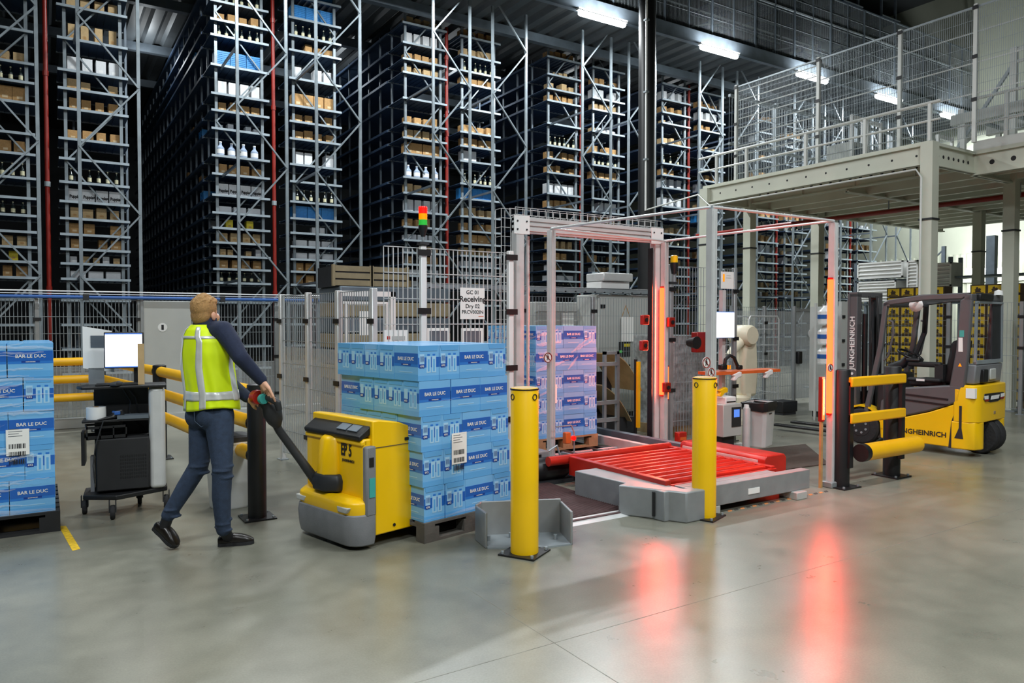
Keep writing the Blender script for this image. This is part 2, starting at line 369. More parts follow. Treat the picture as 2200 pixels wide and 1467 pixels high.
# red sprinkler pipes standing in the gap of each rack pair
PN = ['leftmost of the red standing pipes between racks', 'second red standing pipe from the left between racks', 'third red standing pipe, behind the signal tower', 'red standing pipe just left of the dark column', 'red standing pipe between racks above the roller station', 'red standing pipe behind the platform columns', 'rightmost red standing pipe deep under the platform']
for k, x in enumerate(PAIRX):
    p = thing('sprinkler_pipe', PN[k], 'pipe', (x+(1.15 if k < 2 else 1.19), 17.6, 0), 0, 'red sprinkler pipes between rack pairs')
    B().tube((0, 0, 0), (0, 0, 9.4), 0.042, 12).build('pipe', 'pipe_red', p, smooth=True)
    for z in (2.3, 4.4, 6.6, 8.6):
        B().tube((0, 0, z-0.05), (0, 0, z+0.05), 0.055, 12).build('coupling', 'pipe_red' if z != 4.4 else 'galv', p)
# upper dark racks standing on the upper floor
for j, x in enumerate((19.0, 21.4, 24.0, 26.4, 29.0)):
    t = thing('upper_rack', f'dark rack on the upper floor, {ORD[j+1]} from the left', 'rack', (x, 17.6, 9.83), 0, 'dark racks on the upper floor')
    for xx in (0, 1.0):
        B().bb(xx-0.04, -0.04, 0, xx+0.04, 0.04, 5.1).build('upright', 'galv_dark', t)
    for z in (0.6, 1.2, 1.8, 2.4, 3.0, 3.6, 4.2):
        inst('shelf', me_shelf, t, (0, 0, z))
# ------------------------------------------------------------------ goods on the rack shelves
def carton_mesh(m, tape):
    b = B(); b.bb(-0.5, -0.5, 0, 0.5, 0.5, 1.0); b.mi = 1
    b.bb(-0.502, -0.06, 0.75, 0.502, 0.06, 1.004); b.bb(-0.2, -0.506, 0.25, 0.2, -0.49, 0.42); b.mi = 0
    return b.mesh('carton', [m, tape])
me_kraft = carton_mesh('kraft', 'kraft_tape'); me_kraft2 = carton_mesh('kraft_light', 'kraft'); me_white = carton_mesh('white_card', 'white')
me_yel = carton_mesh('yellow_card', 'kraft')
b = B()
b.bb(-0.5, -0.5, 0, 0.5, 0.5, 0.06); b.bb(-0.5, -0.5, 0, 0.5, -0.45, 1); b.bb(-0.5, 0.45, 0, 0.5, 0.5, 1); b.bb(-0.5, -0.5, 0, -0.45, 0.5, 1); b.bb(0.45, -0.5, 0, 0.5, 0.5, 1)
for i in range(8): b.bb(-0.5, -0.53, 0.08+i*0.115, 0.5, -0.5, 0.14+i*0.115)
for i in (-0.5, -0.02, 0.46): b.bb(i, -0.54, 0, i+0.04, -0.5, 1)
me_crate = b.mesh('crate', 'crate_blue')
def bottle_mesh(m, cap):
    b = B(); b.lathe([(0.0, 0), (0.5, 0.0), (0.5, 0.55), (0.2, 0.75), (0.17, 0.92), (0, 0.92)], 10); b.mi = 1
    b.lathe([(0, 0.92), (0.2, 0.92), (0.2, 1.0), (0, 1.0)], 8); b.lathe([(0.505, 0.15), (0.505, 0.45), (0.49, 0.45), (0.49, 0.15)], 10)
    return b.mesh('bottle', [m, cap], True)
me_bdark = bottle_mesh('bottle_dark', 'bottle_label'); me_bclear = bottle_mesh('bottle_clear', 'white')
b = B(); b.bb(-0.5, -0.5, 0, 0.5, 0.5, 0.1)
for s_ in (-1, 1):
    b.bb(-0.5, s_*0.5-0.02, 0, 0.5, s_*0.5+0.02, 1); b.bb(s_*0.5-0.02, -0.5, 0, s_*0.5+0.02, 0.5, 1)
b.mi = 1; b.bb(-0.4, -0.4, 0.1, 0.4, 0.4, 0.8)
me_tray = b.mesh('tray', ['white_card', 'kraft_light'])
ROWS = {'k': 'kraft', 'K': 'big kraft', 't': 'tall kraft', 'w': 'white', 'p': 'printed', 'b': 'bottles', 'c': 'clear', 'B': 'crates', 'y': 'yellow', 'r': 'tray', 's': 'small white', '.': None}
SPEC = {  # one letter per shelf, from LV[4] upward
    1: 'kyk.b.bk.Kbk.kkbk', 2: 'rskkkpb.kkkwtkkkk', 3: 'bkskyrpkcskwBbkb.', 4: 'kkrrsBb.wkkKwkbBB',
    5: 'srksrkwkcKkk.kkwk', 6: 'srrkKkkBbwkk.kbkk', 7: 'brsktk.kwkkb.kksk', 8: 'kssk.ktw.kbkskwk.',
    9: 'sksk.bk.wwkbkskw.', 10: 'ksrskbsBkwk.skwk.', 11: 'sk.skwkbk.skkw.k.', 12: 'ks.kwskbk.wk.sk..', 13: 'sk.k.wk.s.k.w....', 14: 'k.s.w.k.s.k......'}
PUP = None
STUFF = {}
for (idx, x0) in RACKS:
    spec = SPEC[idx]; x0 += DX2.get(idx, 0)
    rname = f'{ORD[idx]} rack from the left'
    for j, ch in enumerate(spec):
        if ch == '.' or j+4 >= len(LV): continue
        z = LV[j+4]; gap = (LV[j+5]-z if j+5 < len(LV) else 0.5) - 0.09
        yb = 16+1.6
        sname = f'{ORD[j+1]} shelf up'
        def put(name, me, look, cat, i, n, x, w, d, h, y=None, rz=0):
            y = yb+0.2 if y is None else y
            if idx >= 8:
                STUFF.setdefault(me.name, (me, []))[1].append(Matrix.Translation((x, y, z+0.001)) @ Matrix.Rotation(rz, 4, 'Z') @ Matrix.Diagonal((w, d, h, 1))); return None
            o = inst(name, me, None, (x, y, z+0.001), (0, 0, rz), (w, d, h))
            pos = 'only' if n == 1 else ('rightmost' if i == n-1 else ('leftmost' if i == 0 else ORD[i+1]))
            tag(o, f'{look}, {pos} on the {sname}, {rname}', cat, f'{look}s on the racks'); return o
        rnd = random.Random(idx*100+j)
        if ch in 'kKtwps':
            n = 4 if ch != 's' else 5
            if idx > 8: n = 3
            for i in range(n):
                cx = x0 + 0.02 + (i+0.5)*(1.0/n)*0.98 + (0 if ch == 'p' else rnd.uniform(-.02, .02))
                if ch == 'k': w, d, h = rnd.uniform(.15, .2), .26, min(gap, rnd.uniform(.2, .26)); me = me_kraft if (idx+j) % 3 else me_kraft2; lk = 'brown carton'
                elif ch == 'K': w, d, h = .235, .3, min(gap, .32); me = me_kraft; lk = 'large brown carton'
                elif ch == 't': w, d, h = .14, .2, min(gap, .36); me = me_kraft2; lk = 'tall brown carton'
                elif ch == 'w': w, d, h = .18, .26, min(gap, .32); me = me_white; lk = 'white carton'
                elif ch == 'p': w, d, h = .222, .26, min(gap, .27); me = me_white; lk = 'white printed carton'
                else: w, d, h = .12, .2, min(gap, rnd.uniform(.12, .18)); me = me_white if rnd.random() < .5 else me_kraft2; lk = 'small pale carton'
                if rnd.random() < (.12 if ch not in 'pKt' else 0): continue
                o = put('carton', me, lk, 'carton', i, n, cx, w, d, h, rz=rnd.uniform(-.06, .06) if ch != 'p' else 0)
                if ch == 'p' and o:
                    tm = text_mesh('Puppies', 0.30, 'ink', 0.06)
                    q = inst('lettering', tm, o, (0.05, -0.515, 0.42), FACE_NY, (1, 1.1, 1))
        elif ch in 'bc':
            n = 6
            for i in range(n):
                if idx > 8 and i % 2: continue
                h = min(gap, .28 if ch == 'b' else .32); w = .075 if ch == 'b' else .17
                if ch == 'c' and i >= 4: continue
                cx = x0+0.08+i*(0.165 if ch == 'b' else 0.25)
                put('bottle', me_bdark if ch == 'b' else me_bclear, 'dark bottle' if ch == 'b' else 'clear plastic bottle', 'bottle', i, n if ch == 'b' else 4, cx, w, w, h, y=yb+rnd.uniform(-.02, .05))
        elif ch == 'B':
            for i in range(3 if idx < 9 else 2):
                put('crate', me_crate, 'blue plastic crate', 'crate', i, 3, x0+0.16+i*0.34, .325, .3, min(gap, .36), y=yb+0.2)
        elif ch == 'y':
            for i in range(2): put('carton', me_yel, 'yellow carton', 'carton', i, 2, x0+0.28+i*0.45, .15, .2, min(gap, .2))
        elif ch == 'r':
            for i in range(3): put('tray', me_tray, 'pale open tray', 'tray', i, 3, x0+0.18+i*0.32, .26, .3, min(gap, .15))
for k_, (me, ms) in STUFF.items():          # small far goods of the racks right of the dark column
    vs, fs, mi = [], [], []
    for M4 in ms:
        n0 = len(vs); vs += [tuple(M4 @ v.co) for v in me.vertices]
        for p_ in me.polygons: fs.append(tuple(i+n0 for i in p_.vertices)); mi.append(p_.material_index)
    m2 = bpy.data.meshes.new('far_goods'); m2.from_pydata(vs, [], fs)
    for m_ in me.materials: m2.materials.append(m_)
    m2.polygons.foreach_set('material_index', mi)
    kn_ = me.name.split('.')[0]; mn = me.materials[0].name.replace('_', ' ')
    o = inst('far_goods', m2); tag(o, f'small far {mn} {kn_} rows on the racks right of the tall gate', kn_, None, 'stuff')
# goods seen along the aisle side of the second pair
for i, (y, z, m, lk, w) in enumerate(((19.1, 5.95, me_crate, 'blue plastic crate', .4), (19.0, 4.48, me_crate, 'blue plastic crate', .4), (19.6, 4.95, me_kraft, 'brown carton', .3), (19.9, 8.0, me_crate, 'blue plastic crate', .4), (18.6, 3.75, me_white, 'white carton', .25), (20.6, 6.35, me_kraft, 'brown carton', .3), (21.5, 5.35, me_kraft, 'brown carton', .3))):
    o = inst('crate' if m is me_crate else 'carton', m, None, (3.52, y, LV[LV.index(z)]+0.001), (0, 0, R(-90)), (w, w, .26))
    tag(o, f'dim {lk} on the aisle side of the third rack, {ORD[i+1]} one', 'crate' if m is me_crate else 'carton', 'goods along the dark aisle')
# ================================================================== steel mezzanine platform (right)
XM, XJ, YN, YF, ZT, ZB = 12.3, 13.7, 6.6, 11.4, 4.55, 4.22
mz = thing('mezzanine', 'cream steel mezzanine platform carried on square columns', 'platform', (XM, YN, 0)); mz['kind'] = 'structure'
def loc(x, y, z): return (x-XM, y-YN, z)
def beam(x0, y0, x1, y1, zt, zb, holes=True, hs=0.3, m='mezz', side=-1, r=0.035, zh=None):
    b = B(); al_y = abs(y1-y0) > abs(x1-x0)
    if al_y:
        b.bb(x0-.06-XM, y0-YN, zt-.025, x0+.06-XM, y1-YN, zt); b.bb(x0-.06-XM, y0-YN, zb, x0+.06-XM, y1-YN, zb+.025); b.bb(x0-.012-XM, y0-YN, zb, x0+.012-XM, y1-YN, zt)
    else:
        b.bb(x0-XM, y0-.06-YN, zt-.025, x1-XM, y0+.06-YN, zt); b.bb(x0-XM, y0-.06-YN, zb, x1-XM, y0+.06-YN, zb+.025); b.bb(x0-XM, y0-.012-YN, zb, x1-XM, y0+.012-YN, zt)
    o = b.build('beam', m, mz)
    if holes:
        L = abs(y1-y0) if al_y else abs(x1-x0); n = int(L/hs); zc = (zt+zb)/2 if zh is None else zh
        for i in range(n):
            t = (i+0.5)*hs
            bb_ = B()
            if al_y: bb_.tube((x0-.0135-XM, y0+t-YN, zc), (x0+.0135-XM, y0+t-YN, zc), r, 12)
            else: bb_.tube((x0+t-XM, y0-.0135-YN, zc), (x0+t-XM, y0+.0135-YN, zc), r, 12)
            bb_.build('bolt_hole', 'black_matt', o)
    return o
beam(XM, YN, XM, YF, ZT, ZB, True, 0.42, r=0.02)
beam(XJ, 2.5, XJ, YN, ZT, ZB-0.05, True, 0.33, r=0.042); beam(XJ, YN, XJ, YF, ZT+.02, ZB+.08, True, 0.22, r=0.032, zh=4.49)
for y in (7.6, 8.8, 10.0): B().bb(XJ-.05-XM, y-.01-YN, ZB+.1, XJ-XM, y+.01-YN, ZT).build('stiffener', 'mezz', mz)
beam(XM, YN, XJ, YN, ZT, ZB-.02, True, 0.16, r=0.03)
beam(XM, YF, 22, YF, ZT, ZB, False)
beam(XJ, YN, 22, YN, ZT-.05, ZB-.05, False); beam(XJ, 9.0, 22, 9.0, ZT-.05, ZB+.02, False)
for i in range(1, 12):
    x = XJ + i*0.7
    B().bb(x-.05-XM, 2.5-YN, ZB+.03, x+.05-XM, YF-YN, ZT-.04).build('joist', 'mezz', mz)
B().bb(XM-.02-XM, YN-YN, ZT, 22-XM, YF+.1-YN, ZT+.05).build('deck', 'mezz', mz)
B().bb(XJ-.02-XM, 2.5-YN, ZT, 22-XM, YN-YN, ZT+.05).build('deck', 'mezz', mz)
for (x, y, w) in ((XM, YN, .2), (XM, YF, .22), (XJ, YF, .2), (16.2, YF, .22), (15.1, YN, .2), (19.0, 9.0, .2)):
    c = B().bb(x-w/2-XM, y-w/2-YN, 0, x+w/2-XM, y+w/2-YN, ZT+(0.02 if (x, y) == (XM, YN) else -.02)).build('column', 'mezz', mz)
    B().bb(x-w-XM, y-w-YN, 0, x+w-XM, y+w-YN, .02).build('base_plate', 'galv', c)
    B().bb(x-w/2-.015-XM, y-w/2-.015-YN, 3.3, x+w/2+.015-XM, y+w/2+.015-YN, 3.33).build('cable_strap', 'dark', c)
# toe upstand and guard railing along the platform edge
rl = thing('guard_railing', 'white tubular guard railing along the platform edge', 'railing', (XM, YN, ZT+.05))
for z, r in ((0.62, .026), (0.33, .02)):
    B().tube((0.02, YF+.25-YN, z), (0.02, YN-.15-YN, z), r, 8).build('rail', 'mezz_rail', rl, smooth=True)
for y in (11.15, 10.35, 8.95, 7.75, 6.62):
    B().bb(0, y-.025-YN, 0, .05, y+.025-YN, .62).build('post', 'mezz_rail', rl)
rl2 = thing('guard_railing', 'white guard railing at the right end of the platform, beside the roller conveyor', 'railing', (XJ, YN, ZT+.05))
for z, r in ((0.9, .026), (0.45, .02)):
    B().tube((0.02, 0, z), (0.02, -3.8, z), r, 8).build('rail', 'mezz_rail', rl2, smooth=True)
for y in (6.1, 4.8, 3.5):
    B().bb(0, y-.03-YN, -.3, .06, y+.03-YN, .9).build('post', 'mezz_rail', rl2)
B().bb(-.01, -3.9, 0, .03, 0, .16).build('toe_board', 'mezz_rail', rl2)
# tall mesh fence on the platform
FX = 13.05
fy = [11.25, 9.2, 7.55, 6.28, 4.9]
lab = ['leftmost tall mesh panel on the platform', 'tall mesh panel on the platform left of the fourth lamp', 'tall mesh panel on the platform right of the fourth lamp', 'rightmost tall mesh panel on the platform']
for i in range(4):
    L = fy[i]-fy[i+1]
    f = thing('platform_fence', lab[i], 'fence', (FX, fy[i], ZT+.05), R(-90), 'tall mesh panels on the platform')
    wires(B(), L, 0.1, 2.22, 0.032, 0.2, 0.0026).build('wire_mesh', 'galv', f)
    B().bb(-.03, -.03, 0, .03, .03, 2.26).build('post', 'mezz_rail', f)
    for z in (0.7, 1.4, 2.2): B().bb(-.045, -.04, z-.03, .045, -.03, z+.03).build('clamp', 'black', f)
    B().bb(0, -.015, 2.2, L, .015, 2.23).build('top_rail', 'galv', f)
    if i == 3: B().bb(L-.03, -.03, 0, L+.03, .03, 2.26).build('post', 'mezz_rail', f)
    for j in range(10 if i == 0 else 4):
        z = 0.3+j*(0.2 if i == 0 else 0.5); B().bb(0, .01, z, L, .022, z+.02).build('cross_rail', 'mezz_rail', f)
# second mesh run at the far end of the platform
f = thing('platform_fence', 'far mesh fence with posts at the rear of the platform', 'fence', (FX, YF+.05, ZT+.05), 0)
wires(B(), 8.0, 0.1, 2.1, 0.09, 0.35, 0.003).build('wire_mesh', 'galv', f)
for x in (1.6, 3.2, 4.8, 6.4): B().bb(x-.05, -.05, 0, x+.05, .05, 2.15).build('post', 'galv', f)
B().bb(0, -.03, 2.06, 8, .03, 2.12).build('top_rail', 'galv', f); B().bb(0, -.03, 1.0, 8, .03, 1.05).build('rail', 'galv', f)
# machines standing on the platform
for i, (x, y, w, d, h, lab_) in enumerate(((14.6, 9.6, .55, .6, 1.35, 'grey lift machine on the platform behind the second mesh panel'), (16.0, 10.2, .7, .6, 1.6, 'tall grey lift machine on the platform behind the third mesh panel'), (17.6, 9.4, .6, .6, 1.3, 'grey cabinet on the platform near the rightmost lamp'))):
    t = thing('lift_machine', lab_, 'machine', (x, y, ZT+.05))
    B().bb(-w/2, -d/2, .1, w/2, d/2, h*.6).build('housing', 'cabinet', t, bevel=.02)
    for sx in (-1, 1): B().bb(sx*w/2-.03, -d/2-.03, 0, sx*w/2+.03, -d/2+.03, h).build('mast', 'white', t)
    B().bb(-w/2, -d/2, h-.08, w/2, -d/2+.06, h).build('crossbar', 'white', t); B().bb(-w*.3, -d/2-.02, .3, w*.3, -d/2, .7).build('panel', 'galv_dark', t)
cv = thing('platform_conveyor', 'white roller conveyor on legs at the right end of the platform', 'conveyor', (15.3, 6.2, ZT+.05))
B().bb(-1.2, -3.6, .62, -1.08, 1.0, .8).build('side_frame', 'cabinet', cv); B().bb(0.1, -3.6, .62, .22, 1.0, .8).build('side_frame', 'cabinet', cv)
for i in range(16): B().tube((-1.08, -3.4+i*.28, .74), (.1, -3.4+i*.28, .74), .04, 8).build('roller', 'galv', cv, smooth=True)
for y in (.8, -1.2, -3.2):
    for x in (-1.14, .16): B().bb(x-.04, y-.04, 0, x+.04, y+.04, .62).build('leg', 'white', cv)
B().prism([(-.95, .25), (-.6, .45), (-.95, .95)], 'y', .9, 1.0).build('guide_plate', 'white', cv)
B().bar((-1.1, 1.0, .1), (-1.1, .0, 1.5), .05).build('brace', 'galv', cv); B().bb(-1.16, -.05, 0, -1.06, .05, 1.75).build('mast', 'mezz_rail', cv); B().bar((-1.1, 0, 1.7), (-1.1, -3, 1.9), .05).build('rail', 'mezz_rail', cv); B().bar((-1.1, 0, 1.5), (-1.1, -3, 1.65), .05).build('rail', 'mezz_rail', cv)
# services under the platform
p = thing('sprinkler_main', 'long dark red sprinkler pipe slung under the platform', 'pipe', (15.2, 4.0, 3.95))
B().tube((0.3, -1.5, .05), (-.25, 10.2, 0), .05, 12).build('pipe', 'pipe_red', p, smooth=True)
for y in (0, 2.5, 5, 7.5): B().bb(-.01, y-.01, .0, .01, y+.01, .25).build('hanger', 'galv', p)
p = thing('conduit', 'thin white conduit running from the dark column to the platform beam', 'conduit', (12.0, 12.6, 0))
q = on_y(1500, 418, 11.5); q2 = on_x(1978, 345, 12.17)
a0 = Vector((12.29, 13.27, 4.32)); bo = Vector((12.0, 12.6, 0))
B().path([a0-bo, q-bo, Vector((12.17, 11.2, 4.14))-bo, Vector((12.17, 6.75, 4.14))-bo, Vector((12.17, 6.66, 4.0))-bo, Vector((12.17, 6.66, 1.0))-bo], .017, 8).build('pipe', 'mezz_rail', p, smooth=True)
# ------------------------------------------------------------------ dark round column with conduit
dc = thing('round_column', 'thick dark round steel column in front of the racks', 'column', (12.48, 13.5, 0)); dc['kind'] = 'structure'
B().tube((0, 0, 0), (0, 0, 14.9), .205, 28).build('shaft', 'black', dc, smooth=True)
B().tube((-.2, -.19, 4.3), (-.2, -.19, 14.9), .025, 8).build('conduit', 'white', dc, smooth=True)
for z in (5.5, 7.1, 8.8): B().bb(-.25, -.24, z, -.15, -.14, z+.04).build('clip', 'galv', dc)
# ================================================================== machine fences
mat('wrap_grey', '8f9494', 0.2, 0, 0.35, 14, .6, 18); mat('crate_beige', '94866a', 0.7, 0, 0.15, 6)
def fence(label, p0, p1, z0, z1, n=1, pv=0.05, ph=0.2, m='galv', posts=(1, 1), group=None, pane=None, pm='alu_matt', wr=0.0025, clamps=(0.3, 0.95, 1.6)):
    p0 = Vector(p0); p1 = Vector(p1); d = p1-p0; L = d.length; rz = math.atan2(d.y, d.x)
    t = thing('machine_fence', label, 'fence', (p0.x, p0.y, 0), rz, group)
    w = L/n
    for i in range(n):
        wires(B(), w-0.08, z0, z1, pv, ph, wr).build('wire_mesh', m, t, (i*w+0.04, 0, 0))
        if pane: B().bb(i*w+.05, -.012, pane[0], (i+1)*w-.05, -.006, pane[1]).build('clear_sheet', 'pane', t)
    for i in range(n+1):
        if (i == 0 and not posts[0]) or (i == n and not posts[1]): continue
        q = B().bb(i*w-.03, -.03, 0, i*w+.03, .03, z1+.02).build('post', pm, t, bevel=.006, seg=1)
        B().bb(i*w-.06, -.05, 0, i*w+.06, .05, .012).build('foot_plate', 'galv', q)
        for z in clamps:
            if z < z1: B().bb(i*w-.055, -.042, z1-z-.025, i*w+.055, -.028, z1-z+.025).build('clamp', 'black', q)
    return t
fence('long low mesh fence running along the foot of the racks at the far left', (-7.0, 13.3), (1.35, 13.3), .16, 1.98, 6, .05, .25, pane=(0.18, 0.95), wr=.0038)
fence('mesh fence in front of the racks just behind the walking man', (2.15, 13.3), (4.9, 13.3), .16, 1.98, 2, .05, .25, pane=(0.18, 0.95), wr=.0038)
t = thing('fence_plinth', 'pale concrete plinth along the foot of the left fence', 'plinth', (0, 13.3, 0)); B().bb(-7.2, -.12, 0, 5, .12, .15).build('kerb', 'cabinet', t, bevel=.01)
# grey sheet door in the left fence, hand sign on it
dr = thing('fence_door', 'grey sheet metal door with round sign in the left fence', 'door', (1.4, 13.25, 0))
B().bb(0, 0, .1, .72, .04, 1.98).build('leaf', 'cabinet', dr, bevel=.01); B().bb(.62, -.05, .95, .68, 0, 1.2).build('handle', 'black', dr); B().bb(-.04, -.02, 0, 0, .06, 2.02).build('jamb', 'alu_matt', dr)
B().lathe([(0, 0), (.07, 0), (.07, .006), (0, .006)], 20, (.28, -.006, 1.55), 'y').build('sign_disc', 'white', dr); B().bb(.262, -.009, 1.51, .298, -.005, 1.59).build('sign_mark', 'ink', dr)
p = thing('blue_pipe', 'thin blue pipe running along the top of the left fence', 'pipe', (-7, 13.18, 2.0))
B().tube((0, 0, .02), (11.9, 0, .02), .025, 8).build('pipe', 'blue_pipe', p, smooth=True)
B().tube((0, .04, .11), (11.9, .04, .11), .012, 6).build('conduit', 'white', p); B().tube((0, .04, .07), (11.9, .04, .07), .009, 6).build('conduit', 'white', p)
for x in (1.5, 3.6, 5.6, 7.6, 9.6, 11.2): B().bb(x-.04, -.03, -.03, x+.04, .06, .07).build('bracket', 'dark', p)
fence('mesh fence running back from the receiving gate, left of the blue load', (2.42, 8.89), (2.73, 6.79), .1, 1.95, 3, .045, .25, pane=(.1, 1.35), pm='alu', wr=.0036)
fence('tall white mesh fence carrying the receiving sign', (2.78, 6.75), (4.34, 6.75), .1, 2.38, 1, .05, .25, m='alu', posts=(0, 0), wr=.0042)
for i, (x, lb) in enumerate(((3.22, 'white fence post below the signal tower'), (4.25, 'white fence post right of the receiving sign'))):
    q = thing('fence_post', lb, 'post', (x, 6.74, 0)); B().bb(-.03, -.06, 0, .03, 0, 2.4).build('profile', 'white', q, bevel=.006, seg=1)
    for z in (.6, 1.15, 1.75, 2.33): B().bb(-.07, -.075, z-.03, .07, -.06, z+.03).build('clamp', 'black', q)
    B().bb(-.07, -.1, 0, .07, .04, .012).build('foot_plate', 'galv', q)
fence('mesh fence right of the receiving gate, behind the red lamps', (6.85, 6.95), (8.05, 6.95), .1, 2.36, 1, .05, .25, m='galv', posts=(1, 1), wr=.003)
fence('low mesh fence at the far side of the open floor', (10.95, 9.5), (13.7, 9.5), .1, 1.92, 3, .05, .25, pane=(.1, 1.85), clamps=(.3, .9))
fence('mesh fence in front of the grey control cabinets', (5.75, 8.7), (8.2, 8.7), .1, 2.0, 2, .05, .25, clamps=(.2, .9))
fence('mesh fence behind the forklift in front of the yellow cartons', (13.6, 9.4), (14.9, 5.1), .1, 1.98, 4, .055, .28, clamps=(.25, .8))
# door with hand sign in the far low fence
dr = thing('fence_door', 'clear panel door with black latch in the far low fence', 'door', (12.7, 9.42, 0))
B().bb(0, 0, .1, .9, .02, 1.85).build('sheet', 'pane', dr); 
for x in (-.04, .9): B().bb(x, -.02, 0, x+.04, .04, 1.95).build('jamb', 'alu_matt', dr)
B().bb(0, -.02, 1.85, .9, .03, 1.9).build('top_rail', 'alu_matt', dr); B().bb(.02, -.08, .8, .14, 0, 1.05).build('latch', 'black', dr, bevel=.02)
B().lathe([(0, 0), (.09, 0), (.09, .006), (0, .006)], 20, (.5, -.01, 1.4), 'y').build('sign_disc', 'white', dr); B().bb(.47, -.014, 1.35, .53, -.009, 1.45).build('sign_mark', 'ink', dr)
# black/white sign on fence: Receiving
sg = thing('receiving_sign', 'white sign reading GC 01 Receiving Dry 02', 'sign', on_y(1015.5, 652, 6.735))
B().bb(-.145, 0, -.163, .145, .008, .163).build('board', 'paper', sg)
for s_, sz, z, bd in (('GC 01', .046, .115, .01), ('Receiving', .066, .045, .02), ('Dry 02', .048, -.03, .01), ('PRCV002IN', .042, -.09, .01)):
    text(s_, sz*1.25, sg, (0, -.0015, z), FACE_NY, 'ink', bd)
B().bb(.07, -.002, -.135, .13, 0, -.13).build('small_print', 'orange', sg)
# signal tower
st = thing('signal_tower', 'signal tower with lit red, amber and green lenses on the fence post', 'lamp', (3.22, 6.70, 2.41))
B().bb(-.05, -.04, 0, .05, .04, .025).build('bracket', 'dark', st); B().tube((0, 0, .02), (0, 0, .09), .014, 8).build('stem', 'galv', st)
B().lathe([(0, .08), (.02, .08), (.045, .15), (.045, .19), (0, .19)], 16).build('base', 'black', st, smooth=True)
for z, m in ((.19, 'green_lens'), (.25, 'amber_lens'), (.31, 'red_lens')):
    B().lathe([(0, z), (.042, z), (.042, z+.055), (0, z+.055)], 16).build('lens', m, st, smooth=True)
B().lathe([(0, .365), (.043, .365), (.04, .375), (0, .378)], 16).build('cap', 'red_lens', st, smooth=True)
# ================================================================== receiving portal (aluminium gate) with cable basket
pt = thing('receiving_portal', 'aluminium portal frame over the pallet gate with white corner brackets', 'portal', (4.42, 6.82, 0))
PW = 2.05
B().bb(-.05, -.05, 0, .05, .05, 2.62).build('post', 'alu', pt); B().bb(PW-.06, -.05, 0, PW+.03, .05, 2.62).build('post', 'alu', pt)
B().bb(PW+.06, -.04, 0, PW+.10, .04, 2.6).build('post', 'alu', pt); B().bb(PW-.1, -.04, 0, PW-.09, .04, 2.55).build('seal', 'black', pt)
bm_ = B()
for z0, z1, y in ((2.62, 2.79, -.03), (2.64, 2.67, -.045), (2.70, 2.73, -.045), (2.75, 2.78, -.045)): bm_.bb(-.05, y, z0, PW+.05, .04, z1)
bm_.build('beam', 'alu', pt)
for x in (0.02, PW-.03):
    pl = B().bb(x-.1, -.056, 2.6, x+.1, -.046, 2.80).build('corner_bracket', 'white', pt)
    for dx in (-.06, .06):
        for dz in (2.65, 2.74): B().lathe([(0, 0), (.01, 0), (.01, .008), (0, .008)], 8, (x+dx, -.064, dz), 'y').build('bolt', 'dark', pl)
cb = thing('cable_basket', 'wire cable basket along the top and down the left of the portal', 'cable tray', (4.42, 6.9, 2.82))
b = B()
for y in (-.06, .06):
    for z in (0, .08): b.bar((-.02, y, z), (PW+.1, y, z), .006)
for i in range(22):
    x = -.02+i*.1; b.bar((x, -.06, 0), (x, .06, 0), .005); b.bar((x, -.06, 0), (x, -.06, .08), .005); b.bar((x, .06, 0), (x, .06, .08), .005)
for x in (-.2, -.08):
    for y in (-.06, .06): b.bar((x, y, .05), (x, y, -2.6), .006, None, (0, 1, 0))
for i in range(26):
    z = .05-i*.1; b.bar((-.2, -.06, z), (-.08, -.06, z), .005); b.bar((-.2, -.06, z), (-.2, .06, z), .005)
b.build('wire_basket', 'alu', cb)
# ================================================================== light curtain frame: four slim posts, tie rods, red LED strips
lc = thing('light_curtain', 'slim aluminium light curtain frame with tie rods above the roller station', 'light curtain', (4.60, 4.50, 0))
PP = {'a': (4.62, 6.47), 'b': (4.92, 4.50), 'c': (6.62, 4.48), 'd': (6.52, 6.72)}
LO = Vector((4.60, 4.50, 0)); HT = 2.62
for k, (x, y) in PP.items():
    q = B(); q.bb(x-.033-LO.x, y-.033-LO.y, 0, x+.033-LO.x, y+.033-LO.y, HT)
    for s_ in (-.018, .018): q.bb(x+s_-.006-LO.x, y-.038-LO.y, .02, x+s_+.006-LO.x, y+.038-LO.y, HT-.02)
    o = q.build('post', 'alu', lc)
    B().bb(x-.07-LO.x, y-.06-LO.y, 0, x+.07-LO.x, y+.06-LO.y, .06).build('foot', 'alu_matt', o, bevel=.01)
    B().tube((x-LO.x, y-LO.y, HT), (x-LO.x, y-LO.y, HT+.03), .012, 8).build('rod_stud', 'galv', o)
for a, c in (('a', 'b'), ('b', 'c'), ('c', 'd'), ('d', 'a')):
    pa = Vector(PP[a]+(HT+.02,))-LO; pc = Vector(PP[c]+(HT+.02,))-LO
    B().tube(pa, pc, .013, 8).build('tie_rod', 'alu', lc, smooth=True)
RED = (1.0, 0.10, 0.05)
LN2 = {'c': 'glowing red light strip on the right front post beside the black bollard', 'd': 'glowing red light strip on the rear post beside the portal', 'a': 'red light strip on the post beside the purple load', 'b': 'red light strip on the post behind the yellow bollard'}
